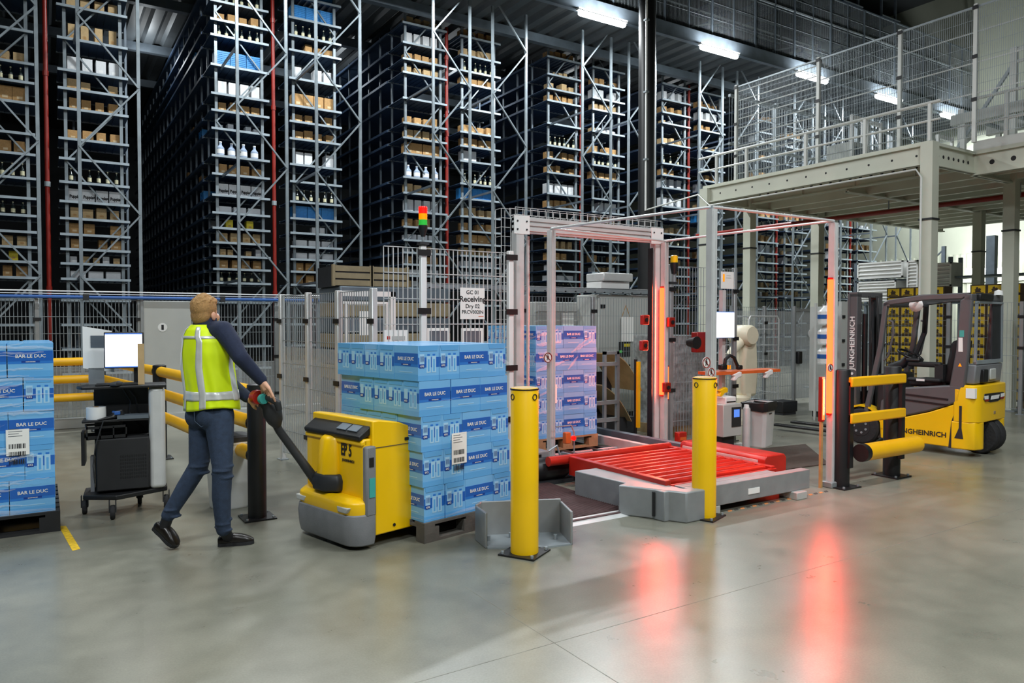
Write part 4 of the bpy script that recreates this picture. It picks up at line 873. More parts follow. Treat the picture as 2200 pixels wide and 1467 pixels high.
B().tube((.02, -.2, .36), (.95, -.2, .36), .085, 20).build('tube_rail', 'yellow_rail', t, smooth=True); B().tube((-.05, -.2, .36), (.02, -.2, .36), .087, 20).build('end_cap', 'black', t, smooth=True)
for x in (-.07, .84): B().bb(x-.03, -.12, .2, x+.03, -.08, 1.05).build('bracket', 'black', t)
# left barrier: black posts with yellow tubes
def rail_post(label, x, y, h=1.12, r=.075):
    t = thing('barrier_post', label, 'post', (x, y, 0)); B().lathe([(0, .012), (r, .012), (r, h), (r-.02, h+.008), (0, h+.008)], 24).build('post', 'black', t, smooth=True); B().bb(-.13, -.13, 0, .13, .13, .012).build('base_plate', 'black', t)
    for sx in (-1, 1):
        for sy in (-1, 1): B().lathe([(0, .012), (.01, .012), (.01, .025), (0, .025)], 6, (sx*.105, sy*.105, 0)).build('bolt', 'galv', t)
BP = [(1.514, 6.357), (1.194, 9.735), (.75, 12.75), (-2.2, 12.75)]
for (x, y), lb in zip(BP, ('black barrier post right behind the walking man', 'black barrier post behind the computer cart', 'black barrier post at the corner near the left fence', 'black barrier post at the far left')): rail_post(lb, x, y, r=.075)
for i, nm in enumerate(('between the man and the cart', 'behind the computer cart', 'along the left fence')):
    a, c = Vector(BP[i]+(0,)), Vector(BP[i+1]+(0,)); d = (c-a).normalized()
    for z, zn in ((1.05, 'top'), (.79, 'middle'), (.52, 'bottom')):
        t = thing('barrier_rail', f'{zn} yellow tube rail {nm}', 'rail', (a.x, a.y, z), 0, 'yellow barrier rails')
        p0, p1 = d*.08, (c-a)-d*.08
        B().tube(p0, p1, .06, 16).build('tube', 'yellow_rail', t, smooth=True); B().tube(p0-d*.01, p0+d*.015, .064, 16).build('collar', 'black', t); B().tube(p1-d*.015, p1+d*.01, .064, 16).build('collar', 'black', t)
# galvanised corner guard round the front bollard
cg = thing('corner_guard', 'galvanised steel corner guard bolted around the front yellow bollard', 'guard', (2.88, 4.5, 0))
def plate(p, q, th, z0, z1, nm, m='alu_matt', par=cg):
    p = Vector(p); q = Vector(q); return B().bar((p.x, p.y, (z0+z1)/2), (q.x, q.y, (z0+z1)/2), th, z1-z0).build(nm, m, par, bevel=.006)
P0, P1_, P2_, P3_ = (-.13, .32), (-.05, .38), (.52, .13), (.40, -.17)
plate(P0, (-.17, .10), .02, .0, .26, 'end_plate'); plate(P0, P1_, .02, 0, .27, 'plate'); plate(P1_, P2_, .02, .0, .27, 'plate'); plate(P2_, P3_, .02, 0, .25, 'end_plate')
B().prism([P0, P1_, P2_, P3_, (.12, -.12), (-.17, .08)], 'z', 0, .012).build('base_plate', 'galv', cg)
for x, y in ((-.08, .22), (.1, .2), (.28, .1), (.36, -.02)): B().lathe([(0, .012), (.014, .012), (.014, .05), (0, .05)], 8, (x, y, 0)).build('anchor_bolt', 'galv', cg)
# ================================================================== water cartons
mat('water_light', '74b8ec', 0.38, 0, 0.05, 3, coat=.3); mat('water_mid', '5fabe6', 0.38, 0, 0.05, 3, coat=.3); mat('water_band', '1c63bd', 0.36, 0, 0.06, 3, coat=.3); mat('water_deep', '12429a', 0.38, 0, 0.05); mat('water_pale', 'a5d4f3', 0.4, 0, 0.04); mat('water_dim', '2b7bd2', 0.38, 0, 0.04)
WH = .264
def water_carton():
    """0.2 x 0.3 x 0.264 carton: long faces look to +-X, short faces to +-Y"""
    b = B(); b.mi = 0; b.bb(-.098, -.148, 0, .098, .148, WH-.002)
    for s_ in (-1, 1):
        def lf(y0, z0, y1, z1, e, m):   # long face patch
            b.mi = m; b.bb(s_*.098, y0, z0, s_*(.098+e), y1, z1)
        lf(-.147, .125, .147, .205, .0008, 2); lf(-.147, .105, .147, .125, .0006, 5); lf(-.147, .0, .147, .05, .0005, 1)
        lf(-.06, .113, .06, .128, .0012, 3); lf(-.08, .062, .08, .068, .0012, 4)
        def sf(x0, z0, x1, z1, e, m):
            b.mi = m; b.bb(x0, s_*.148, z0, x1, s_*(.148+e), z1)
        sf(-.097, .10, .097, .175, .0006, 2); sf(-.097, .0, .097, .04, .0005, 1)
        a = -s_
        k = 1 if s_ < 0 else -1
        sf(k*-.085, .125, k*-.04, .2, .0012, 4); sf(k*-.085, .095, k*-.04, .125, .0014, 3); sf(k*-.081, .139, k*-.044, .191, .0018, 4)
        for x in (-.02, .03):
            sf(k*x, .06, k*(x+.04), .185, .0012, 4); sf(k*(x+.008), .185, k*(x+.032), .2, .0012, 5); sf(k*(x+.012), .07, k*(x+.028), .16, .0016, 1)
    b.mi = 1
    # top flaps, slightly proud, as trapezoids on the short faces
    for s_ in (-1, 1): b.prism([(-.09, WH-.002), (-.08, .222), (.08, .222), (.09, WH-.002)], 'y', s_*.148, s_*.1505)
    b.mi = 0
    return b.mesh('water_carton', ['water_light', 'water_mid', 'water_band', 'water_deep', 'water_pale', 'water_dim'])
me_wc = water_carton()
tm_bar = text_mesh('BAR LE DUC', .036, 'white', .02); _b2 = B(); [_b2.bb(-.032+i*.0072, -.003, 0, -.027+i*.0072, .003, .0006) for i in range(9)]; tm_b2 = _b2.mesh('small_print', 'white'); tm_6 = text_mesh('6X2', .02, 'white', .02)
b = B()
for i in range(6): b.bb(-.015+i*.006, -.02, 0, -.0135+i*.006, .02, .0006)
me_bc = b.mesh('barcode', 'water_deep')
LFACE = {'nx': (R(90), 0, R(-90)), 'px': (R(90), 0, R(90)), 'ny': (R(90), 0, 0), 'py': (R(90), 0, R(180))}
def put_carton(label, load, p, turn, group):
    """turn 0: long faces to local +-X; turn 1: long faces to local +-Y.  p is the centre of the base in the load frame"""
    M4 = load['M']; loc_ = M4 @ Vector(p)
    o = inst('water_carton', me_wc, None, loc_, (0, 0, load['rz'] + (R(90) if turn else 0)))
    tag(o, label, 'carton', group)
    lf = inst('lettering', tm_bar, o, (-.1005, 0, .163), LFACE['nx']); inst('small_print', tm_b2, o, (-.1005, 0, .12), LFACE['nx'])
    inst('lettering', tm_bar, o, (.1005, 0, .163), LFACE['px'])
    inst('lettering', tm_6, o, (-.0625, -.151, .11), LFACE['ny']); inst('barcode', me_bc, o, (-.0625, -.1515, .165), LFACE['ny']); inst('lettering', tm_6, o, (.0625, .151, .11), LFACE['py'])
    return o
def layer_type(tp):
    """list of (x, y, turn, where) boxes of one layer, 0.9 x 1.1"""
    out = []
    if tp == 1:
        out += [(.1, .15, 0, 'front'), (.3, .15, 0, 'front'), (.55, .1, 1, 'front'), (.8, .15, 0, 'front')]
        for r_ in range(4):
            for c_ in range(3): out.append((.15+.3*c_, .4+.2*r_, 1, ('left', 'inner', 'right')[c_]))
    else:
        for r_ in range(4):
            for c_ in range(3): out.append((.15+.3*c_, .1+.2*r_, 1, 'front' if r_ == 0 else ('left', 'inner', 'right')[c_]))
        for c_ in range(4): out.append((.1125+.225*c_, .95, 0, ('left', 'inner', 'inner', 'right')[c_]))
    return out
LNAME = ['bottom', 'second', 'middle', 'fourth', 'top']
def load(name, x, y, z, rz, types, lean, sides, film, seed):
    L = {'M': Matrix.Translation((x, y, z)) @ Matrix.Rotation(rz, 4, 'Z'), 'rz': rz}
    rnd = random.Random(seed); cnt = {}
    for li, tp in enumerate(types):
        top = li == len(types)-1
        for (bx, by, turn, wh) in layer_type(tp):
            if wh == 'inner' and not top: continue
            if wh not in sides and wh != 'inner' and not top: continue
            cnt[(li, wh)] = cnt.get((li, wh), 0)+1; n = cnt[(li, wh)]
            wtxt = {'front': f'{ORD[n]} from left, front face', 'left': f'{ORD[n]} back on the left side', 'right': f'{ORD[n]} back on the right side', 'inner': f'{ORD[n]} inside the top'}[wh]
            put_carton(f'blue water carton, {wtxt}, {LNAME[li]} layer, {name}', L, (bx+lean[0]*li+rnd.uniform(-.003, .003), by+lean[1]*li+rnd.uniform(-.003, .003), li*WH), turn, f'water cartons on the {name}')
    return L
def pallet(label, x, y, rz, w=.9, d=1.15, h=.15, m='pallet_grey', z=0.0):
    t = thing('pallet', label, 'pallet', (x, y, z), rz)
    for yy in (0, d/2-.05, d-.1): B().bb(0, yy, 0, w, yy+.1, .022).build('bottom_board', m, t)
    for xx in (0, w/2-.07, w-.14):
        for yy in (0, d/2-.05, d-.1): B().bb(xx, yy, .022, xx+.14, yy+.1, h-.04).build('block', m, t)
    for xx in (0, w/2-.05, w-.1): B().bb(xx, 0, h-.04, xx+.1, d, h-.02).build('stringer', m, t)
    for i in range(7): B().bb(0, i*(d-.12)/6, h-.02, w, i*(d-.12)/6+.12, h).build('top_board', m, t)
    return t
def film_strips(label, L, segs, group=None):
    """wrinkled bands of stretch film lying on the load faces"""
    t = thing('stretch_film', label, 'stretch film', L['M'].translation, L['rz']); rnd = random.Random(len(segs)*7+3)
    for (face, u0, z0, u1, z1, w) in segs:
        n = 10; up_, dn = [], []
        for i in range(n+1):
            a = i/n; u = u0+(u1-u0)*a; z = z0+(z1-z0)*a+rnd.uniform(-.006, .006); ww = w*(.35+.65*math.sin(math.pi*min(max(a, .06), .94)))*rnd.uniform(.6, 1.2); e = .006+rnd.uniform(0, .006)
            f = (lambda u, z, e: (u, -e, z)) if face == 'f' else (lambda u, z, e: (-e, u, z))
            up_.append(f(u, z+ww/2, e)); dn.append(f(u, z-ww/2, e*rnd.uniform(.4, 1.2)))
        B().loft([up_, dn], cap=False, closed=False).build('wrinkle', 'film', t, smooth=True)
    return t
def doc_label(label, M4, rz, face, u, z, w=.15, h=.24):
    p = M4 @ Vector((u, -.008, z) if face == 'f' else (-.008, u, z)); t = thing('pallet_label', label, 'label', p, rz + (0 if face == 'f' else R(-90)))
    B().bb(-w/2, 0, -h/2, w/2, .002, h/2).build('sheet', 'paper', t)
    for k in range(3):
        q = B(); zz = -.03-.0-k*.06; x = -w*.38; rnd = random.Random(k)
        while x < w*.3: wd = rnd.choice((.003, .005, .008)); q.bb(x, -.001, zz-.018, x+wd, 0, zz+.018); x += wd+rnd.choice((.003, .005))
        q.build('barcode', 'ink', t)
    q = B()
    for k in range(4): q.bb(-w*.4, -.001, .1-k*.018, -w*.4+w*(.6 if k % 2 else .45), 0, .104-k*.018)
    q.build('print', 'galv_dark', t); return t
# load on the pallet truck
RZ1 = R(12); X1, Y1 = 2.385, 4.955
pallet('grey pallet on the forks of the yellow pallet truck', X1-.01, Y1-.02, RZ1, .92, 1.14, .15)
L1 = load('front load', X1, Y1, .151, RZ1, [1, 1, 1, 2, 1], (-.014, .0), ('front', 'left', 'right'), True, 1)
doc_label('white barcode label on the front face of the front load', L1['M'], RZ1, 'f', .335, .52)
doc_label('white barcode label on the left side of the front load', L1['M'], RZ1, 'l', .12, .47, .14, .24)
film_strips('clear stretch film wrinkles around the front load', L1, [('f', 0, .02, .9, .03, .02), ('f', .0, .0, .9, -.03, .015), ('l', 0, .02, 1.05, .0, .02), ('l', .55, 1.12, .75, 1.2, .05), ('l', .6, 1.22, .78, 1.16, .04), ('f', .75, 1.2, .9, 1.14, .03), ('l', .3, .62, .75, .75, .06), ('f', .1, .9, .5, .92, .006), ('f', .2, .62, .85, .66, .006), ('l', .2, .96, .9, .98, .008)])
# load standing on the chain conveyor inside the gate
pallet('wooden pallet under the purple-lit load', 4.82, 7.05, 0, .92, 1.14, .15, 'wood', .125)
L2 = load('gate load', 4.83, 7.06, .276, 0, [1, 1, 1, 2, 1], (-.002, 0), ('front', 'left', 'right'), True, 2)
doc_label('white barcode label on the purple-lit load', L2['M'], 0, 'f', .22, .52, .14, .22)
film_strips('crumpled stretch film on the purple-lit load', L2, [('f', 0, 1.2, .3, 1.27, .05), ('f', 0, 1.1, .35, 1.14, .05), ('f', .02, 1.0, .3, .98, .06), ('f', .5, 1.0, .8, 1.2, .04), ('f', .55, 1.02, .82, 1.14, .03), ('f', .0, .8, .4, .9, .05), ('f', .45, .8, .6, .95, .05), ('f', 0, .5, .3, .6, .04), ('f', 0, .3, .25, .32, .04), ('l', 0, 1.2, .5, 1.1, .05), ('l', 0, .9, .5, .95, .05), ('l', 0, .6, .6, .5, .06)])
# load at the left edge of the picture
X3, Y3 = -.82, 6.82
pallet('dark pallet under the wrapped load at the left edge', X3-.02, Y3-.03, 0, .95, 1.15, .16, 'black_matt')
L3 = load('left load', X3, Y3, .161, 0, [2, 1, 2, 1, 2], (0, 0), ('front', 'right', 'left'), True, 3)
doc_label('white barcode label on the left wrapped load', L3['M'], 0, 'f', .66, .56, .15, .2)
sg3 = [('f', 0, .04, .9, .02, .03), ('f', 0, .0, .9, .0, .03)]
rnd = random.Random(5)
for k in range(60):
    z = rnd.uniform(.05, 1.3); u = rnd.uniform(.1, .55); sg3.append(('f', u, z, min(.9, u+rnd.uniform(.15, .4)), z+rnd.uniform(-.03, .05), rnd.uniform(.004, .02)))
sg3 += [('f', .1, 1.31, .9, 1.28, .03), ('f', .0, .78, .9, .8, .03), ('f', .0, 1.05, .9, 1.04, .03)]
film_strips('shiny stretch film streaks on the left load', L3, sg3)
# ================================================================== electric pallet truck
RZT = R(14); tr = thing('pallet_truck', 'yellow electric pallet truck with grey skirt and long black tiller', 'pallet truck', (2.03, 5.035, 0), RZT)
# local: x towards the forks, y away from the camera, origin = near front corner of the hood
W_ = .80
def rring(x0, x1, y0, y1, z, r, n=5):
    pts = []
    for cx, cy, a0 in ((x1-r, y1-r, 0), (x0+r, y1-r, 90), (x0+r, y0+r, 180), (x1-r, y0+r, 270)):
        for k in range(n): a = R(a0+90*k/(n-1)); pts.append((cx+r*math.cos(a), cy+r*math.sin(a), z))
    return pts
def rring2(x0, x1, y0, y1, z, rf, rb, n=5):
    """plan ring with front (low x) corner radius rf and back radius rb"""
    pts = []
    for cx, cy, a0, r in ((x1-rb, y1-rb, 0, rb), (x0+rf, y1-rf, 90, rf), (x0+rf, y0+rf, 180, rf), (x1-rb, y0+rb, 270, rb)):
        for k in range(n): a = R(a0+90*k/(n-1)); pts.append((cx+r*math.cos(a), cy+r*math.sin(a), z))
    return pts
# grey wrap-around skirt
B().loft([rring2(-.18, .0, .0, W_, .03, .12, .02), rring2(-.20, .005, -.01, W_+.01, .09, .14, .02), rring2(-.21, .005, -.012, W_+.012, .20, .14, .02), rring2(-.20, .005, -.01, W_+.01, .26, .14, .02)]).build('skirt', 'grey_plastic', tr, bevel=.01)
B().bb(-.085, -.013, .24, .005, .05, .75).build('skirt_riser', 'grey_plastic', tr, bevel=.015)
# yellow front hood over the drive wheel
B().loft([rring2(-.19, .0, .0, W_, .25, .13, .02), rring2(-.20, .0, -.003, W_+.003, .29, .14, .02), rring2(-.195, .0, .0, W_, .34, .13, .02), rring2(-.165, .0, .04, W_-.04, .375, .12, .02)]).build('drive_hood', 'yellow', tr, bevel=.008)
for y in (.12, W_-.12): B().prism([(y-.07, .315), (y+.07, .315), (y+.055, .275), (y-.045, .275)], 'x', -.204, -.17).build('head_recess', 'cabinet', tr, bevel=.006)
# main yellow body
body = B(); body.loft([rring(-.09, .03, .02, W_-.02, .3, .02), rring(-.09, .03, .02, W_-.02, .80, .02)]); body.build('front_panel', 'yellow', tr, bevel=.012)
bx = B(); pr_ = [(.0, .09), (.37, .09), (.37, .74), (.355, .81), (.31, .865), (.22, .90), (.04, .93), (-.02, .93), (-.02, .3), (.0, .3)]
bx.prism(pr_, 'y', 0.0, W_); bx.build('battery_cover', 'yellow', tr, bevel=.018)
B().bb(.005, -.004, .73, .37, .0, .734).build('cover_seam', 'tape_dark', tr)
lt = B().bb(.27, -.006, .755, .35, .002, .78).build('latch_recess', 'black', tr, bevel=.004)
for z, x in ((.71, .33), (.14, .34), (.14, .17)): B().lathe([(0, 0), (.012, 0), (.012, .006), (0, .006)], 10, (x, -.006, z), 'y').build('screw', 'black', tr)
B().bb(-.06, -.018, .38, -.01, -.012, .52).build('sticker', 'teal', tr); B().bb(-.06, -.018, .60, -.02, -.012, .67).build('cable_hook', 'black', tr, bevel=.005)
# sloping console
cs = B().prism([(-.11, .785), (.0, .83), (.0, .885), (-.02, .89), (-.12, .82)], 'y', .03, W_-.03).build('console', 'black', tr, bevel=.02, seg=3)
for y in (.16, .3): B().box((-.06, y, .866), (.07, .12, .006), Euler((0, R(-30), 0)).to_matrix()).build('display', 'galv_dark', cs)
B().prism([(-.102, .75), (-.05, .75), (-.05, .80), (-.102, .785)], 'y', .02, W_-.02).build('panel_shoulder', 'yellow', tr, bevel=.01)
# mast housing with black collar
mx_, my_ = -.07, .44
def oct_(cx, cy, rx, ry, z): return [(cx+rx*math.cos(R(22.5+45*k)), cy+ry*math.sin(R(22.5+45*k)), z) for k in range(8)]
B().loft([oct_(mx_-.01, my_, .11, .13, .48), oct_(mx_+.0, my_, .09, .11, .76), oct_(mx_+.01, my_, .07, .095, .795)]).build('mast_housing', 'yellow', tr, bevel=.02, seg=3)
B().box((mx_+.0, my_, .803), (.07, .09, .01), Euler((0, R(-12), 0)).to_matrix()).build('top_display', 'black', tr)
B().loft([oct_(mx_-.01, my_, .13, .17, .385), oct_(mx_-.01, my_, .14, .18, .46), oct_(mx_-.005, my_, .12, .155, .51)]).build('tiller_collar', 'dark', tr, bevel=.015, seg=3)
text('EP 5', .125, tr, (-.094, .225, .70), FACE_NX, 'ink', .03, sx=.62); text('JUNGHEINRICH', .026, tr, (-.094, .2, .625), FACE_NX, 'ink', .03, sx=.85)
# forks
for y in (.12, .50): B().bb(.36, y, .06, 1.5, y+.17, .12).build('fork', 'dark', tr)
B().lathe([(0, -.04), (.09, -.04), (.1, -.03), (.1, .03), (.09, .04), (0, .04)], 18, (-.03, W_/2, .1), 'y').build('drive_wheel', 'rubber', tr, smooth=True)
# tiller arm and head; its places come from the photograph at this depth
Mi = (Matrix.Translation((2.03, 5.035, 0)) @ Matrix.Rotation(RZT, 4, 'Z')).inverted()
def TL(px, py, d): return Mi @ at_d(px, py, d)
t0, t1, t2 = TL(690, 1048, 5.62), TL(600, 925, 5.50), TL(585, 895, 5.46)
tl = B(); d01 = (t1-t0)
tl.path([t0+Vector((.03, 0, -.02)), t0, t0+d01*.5, t1, t2], [.045, .040, .032, .030, .032], 10).build('tiller_arm', 'dark', tr, smooth=True)
hd = B(); h0, h1, h2 = TL(592, 905, 5.47), TL(578, 868, 5.44), TL(557, 850, 5.42)
hd.path([h0+(h0-h1)*.3, h0, (h0+h1)/2, h1, h2], [.03, .055, .072, .062, .045], 12); o = hd.build('tiller_head', 'dark', tr, smooth=True)
g0 = TL(572, 852, 5.38); g1 = TL(545, 858, 5.5)
B().path([TL(600, 880, 5.36), TL(596, 865, 5.34), TL(585, 858, 5.33), g0], [.022, .026, .026, .024], 10).build('handle_loop', 'dark', tr, smooth=True)
B().path([TL(566, 868, 5.47), TL(550, 866, 5.52), TL(540, 856, 5.55)], [.026, .026, .022], 10).build('handle_loop', 'dark', tr, smooth=True)
c = TL(552, 853, 5.40); B().lathe([(0, -.03), (.05, -.03), (.055, 0), (.05, .03), (0, .03)], 16, c, 'y').build('belly_button', 'conv_red', tr, smooth=True)
c = TL(565, 857, 5.36); B().lathe([(0, -.02), (.035, -.02), (.04, 0), (.035, .02), (0, .02)], 16, c, 'y').build('thumb_switch', 'teal', tr, smooth=True)
# white bin behind the man
bin_('waste_bin', 'white waste bin with dark lid behind the walking man', (1.40, 6.88, 0), .36, .3, .60, 'lid', R(10))
# ================================================================== computer cart
ct = thing('computer_cart', 'black mobile computer cart with silver column on castors', 'cart', (.59, 7.19, 0), R(-6))
# local: x right, y away; about .62 x .42
B().prism([(-.30, -.14), (-.05, -.27), (.34, -.06), (.34, .10), (.1, .26), (-.30, .18)], 'z', .16, .20).build('base', 'black', ct, bevel=.008)
for x, y in ((-.30, .06), (-.08, -.24), (.33, -.02), (.12, .24)):
    w_ = B().lathe([(0, -.018), (.055, -.018), (.06, -.01), (.06, .01), (.055, .018), (0, .018)], 16, (x, y, .06), 'x').build('castor', 'rubber', ct, smooth=True)
    B().bb(x-.028, y-.03, .06, x-.02, y+.03, .16).build('fork', 'dark', w_); B().bb(x+.02, y-.03, .06, x+.028, y+.03, .16).build('fork', 'dark', w_); B().lathe([(0, -.02), (.015, -.02), (.015, .02), (0, .02)], 8, (x, y, .06), 'x').build('hub', 'galv', w_)
pts = [(.22+.12*math.cos(R(a)), -.06+.15*math.sin(R(a))) for a in range(-100, 60, 20)]
B().bb(.20, -.13, .20, .33, .10, 1.08).build('column', 'alu', ct, bevel=.035, seg=4)
cb_ = B().bb(-.20, -.16, .22, .20, .12, .66).build('pc_case', 'black_matt', ct, bevel=.01)
q = B()
for i in range(12):
    for j in range(7): q.bb(-.02+i*.017, -.163, .32+j*.03, -.012+i*.017, -.16, .335+j*.03)
o = q.build('vent_holes', 'black', cb_); o['kind'] = 'stuff'
B().bb(-.22, .1, .2, .2, .14, 1.08).build('back_panel', 'black_matt', ct)
B().bb(-.31, -.1, .44, -.285, .16, .72).build('side_bin', 'black', ct); B().bb(-.25, -.02, .20, -.22, .08, .5).build('side_plate', 'grey_plastic', ct)
B().prism([(-.34, -.06), (-.30, -.15), (.34, -.16), (.34, .14), (-.30, .16)], 'z', 1.08, 1.105).build('worktop', 'black', ct, bevel=.008)
B().bb(-.3, -.14, .80, .2, .12, .82).build('shelf', 'black', ct, bevel=.004); B().bb(-.04, -.145, .82, .2, -.02, .85).build('printer', 'galv_dark', ct)
B().path([(.05, .09, 1.05), (.1, .085, .98), (.12, .09, .85), (.08, .09, .78), (.15, .08, .7)], .008, 6).build('cable', 'cable', ct); B().path([(.0, .09, 1.06), (.06, .08, .95), (.05, .085, .85), (.12, .08, .72)], .007, 6).build('cable', 'cable', ct)
B().path([(-.14, -.16, .82), (-.2, -.19, .62), (-.22, -.19, .45), (-.21, -.18, .3)], .005, 6).build('cable', 'cable', ct)
Mc = (Matrix.Translation((.59, 7.19, 0)) @ Matrix.Rotation(R(-6), 4, 'Z'))
def onc(x, y, z): return Mc @ Vector((x, y, z))
mo = thing('monitor', 'flat monitor with bright white screen on the computer cart', 'monitor', onc(.03, -.01, 1.106), R(-14))
B().bb(-.05, -.05, 0, .12, .08, .01).build('foot', 'black', mo); B().bb(.06, -.005, .0, .1, .03, .3).build('stem', 'black', mo); B().bb(.1, -.06, 0, .15, -.05, .35).build('side_plate', 'kraft_light', mo)
B().bb(-.16, -.05, .14, .145, -.02, .45).build('case', 'black', mo, bevel=.006); B().bb(-.15, -.054, .15, .135, -.05, .44).build('display', 'screen', mo); B().bb(-.15, -.0555, .43, .135, -.0535, .44).build('title_bar', 'screen_blue', mo); B().bb(-.15, -.0555, .15, .135, -.0535, .158).build('task_bar', 'screen_blue', mo)
kb = thing('keyboard', 'dark keyboard lying on the cart worktop', 'keyboard', onc(.0, -.09, 1.106), R(-6)); B().bb(-.2, -.05, 0, .12, .05, .015).build('case', 'black', kb, bevel=.004)
for i in range(4): B().bb(-.19, -.043+i*.022, .015, .11, -.027+i*.022, .02).build('key_row', 'dark', kb)
ms = thing('mouse', 'black mouse with grey side on the cart worktop', 'mouse', onc(-.04, -.135, 1.107), R(-40)); B().loft([[(x*k, y*k, z) for x, y in ((-.03, -.05), (.03, -.05), (.035, 0), (.03, .05), (-.03, .05), (-.035, 0))] for k, z in ((1, 0), (1.02, .012), (.8, .028), (.3, .034))]).build('body', 'dark', ms, smooth=True); B().bb(-.004, .01, .03, .004, .04, .037).build('wheel', 'galv', ms)
cl = thing('clipboard', 'white clipboard sheets leaning behind the cart monitor', 'clipboard', onc(-.18, .10, 1.106), R(-10)); B().prism([(-.12, .14), (.12, .10), (.10, .46), (-.12, .50)], 'y', 0, .01).build('sheet', 'paper', cl); B().bb(-.06, -.008, .32, .06, 0, .42).build('print', 'galv_dark', cl); B().prism([(-.08, .0), (.04, .0), (.04, .14), (-.08, .14)], 'y', .0, .008).build('stand', 'alu_matt', cl)
tp = thing('label_roll', 'white label roll on the cart shelf', 'roll', onc(-.2, -.02, .821)); B().lathe([(.02, 0), (.075, 0), (.075, .1), (.02, .1), (.02, 0)], 20).build('roll', 'white', tp, smooth=True); B().lathe([(.0, 0), (.02, 0), (.02, .104), (0, .104)], 12).build('core', 'kraft', tp)
gs = thing('hand_scanner', 'blue and black hand scanner lying on the cart shelf', 'scanner', onc(-.1, -.1, .822), R(15)); B().prism([(-.1, .0), (.02, .03), (.04, .07), (.1, .08), (.12, .03), (.05, .0)], 'y', -.03, .03).build('body', 'black', gs, bevel=.012); B().bb(.03, -.034, .03, .08, .034, .065).build('grip', 'blue_pipe', gs, bevel=.008)
bk = thing('wire_tray', 'black plastic tray in the middle of the cart', 'tray', onc(-.13, -.03, .661))
for (x0, y0, x1, y1) in ((-.15, -.12, .15, -.11), (-.15, .11, .15, .12), (-.15, -.12, -.14, .12), (.14, -.12, .15, .12)):
    B().bb(x0, y0, .09, x1, y1, .11).build('rim', 'black', bk); B().bb(x0, y0, .0, x1, y1, .03).build('rim', 'black', bk)
for x in (-.145, -.05, .05, .145): B().bb(x-.005, -.12, 0, x+.005, -.11, .1).build('bar', 'black', bk)
B().bb(-.15, -.12, 0, .15, .12, .005).build('floor', 'black', bk)
# ================================================================== forklift truck
FK = thing('forklift', 'yellow and grey counterbalance forklift parked behind the yellow guard rail', 'forklift', (9.93, 4.55, 0), R(95.5))
# local: x forward (to the forks), y to the driver's left (towards the camera)
def fp(poly, y0, y1, name, m, bev=.01, par=None, seg=2): return B().prism(poly, 'y', y0, y1).build(name, m, par or FK, bevel=bev, seg=seg)
# counterweight: rounded rear, arch for the twin wheels
def cwring(z, k=1.0, x1=.22):
    pts = []
    for cx, cy, a0, r in ((x1-.02, .48*k, 0, .02), (.09, .36*k, 90, .14), (.09, -.36*k, 180, .14), (x1-.02, -.48*k, 270, .02)):
        for i in range(5): a = R(a0+90*i/4); pts.append((cx+r*math.cos(a), cy+r*math.sin(a), z))
    return pts
B().loft([cwring(.42), cwring(.60), cwring(.82), cwring(.875, .98)]).build('counterweight', 'yellow', FK, bevel=.012)
for s_ in (-1, 1):
    pts = [(p[0], p[1]) for p in cwring(0)]
    poly = [(.2, s_*.2), (-.02, s_*.22), (-.05, s_*.30), (-.05, s_*.36), (-.01, s_*.46), (.09, s_*.50), (.24, s_*.50), (.24, s_*.2)]
    B().prism(poly if s_ > 0 else poly[::-1], 'z', .09, .43).build('counterweight_leg', 'yellow', FK, bevel=.015)
lp_ = B().prism([(-.30, .76), (.30, .77), (.33, .70), (.12, .655), (-.12, .655), (-.33, .70)], 'x', -.058, -.045).build('lamp_panel', 'black', FK, bevel=.005)
for s_ in (-1, 1):
    B().prism([(s_*.32, .745), (s_*.20, .745), (s_*.20, .70), (s_*.31, .695)], 'x', -.062, -.056).build('tail_lamp', 'white', lp_); B().prism([(s_*.32, .705), (s_*.19, .70), (s_*.19, .68), (s_*.28, .675)], 'x', -.063, -.057).build('tail_lamp', 'pipe_red', lp_)
B().prism([(-.15, .735), (.09, .735), (.12, .69), (-.12, .69)], 'x', -.0635, -.058).build('type_plate', 'white', lp_)
B().bb(-.02, .40, .72, .08, .5015, .84).build('sticker', 'paper', FK); B().bb(-.055, -.06, .50, -.045, .0, .54).build('tow_slot', 'wood', FK, bevel=.006); B().prism([(.12, .62), (.15, .62), (.15, .35), (.20, .22), (.10, .22), (.12, .35)], 'y', .4995, .503).build('scuff', 'dark', FK)
for dy in (-.16, .02):
    w_ = B().lathe([(0, -.075), (.13, -.075), (.21, -.07), (.225, -.05), (.225, .05), (.21, .07), (.13, .075), (0, .075)], 28, (.10, dy, .225), 'y').build('rear_wheel', 'rubber', FK, smooth=True)
    B().lathe([(0, -.08), (.11, -.08), (.11, .08), (0, .08)], 16, (.10, dy, .225), 'y').build('hub', 'dark', w_)
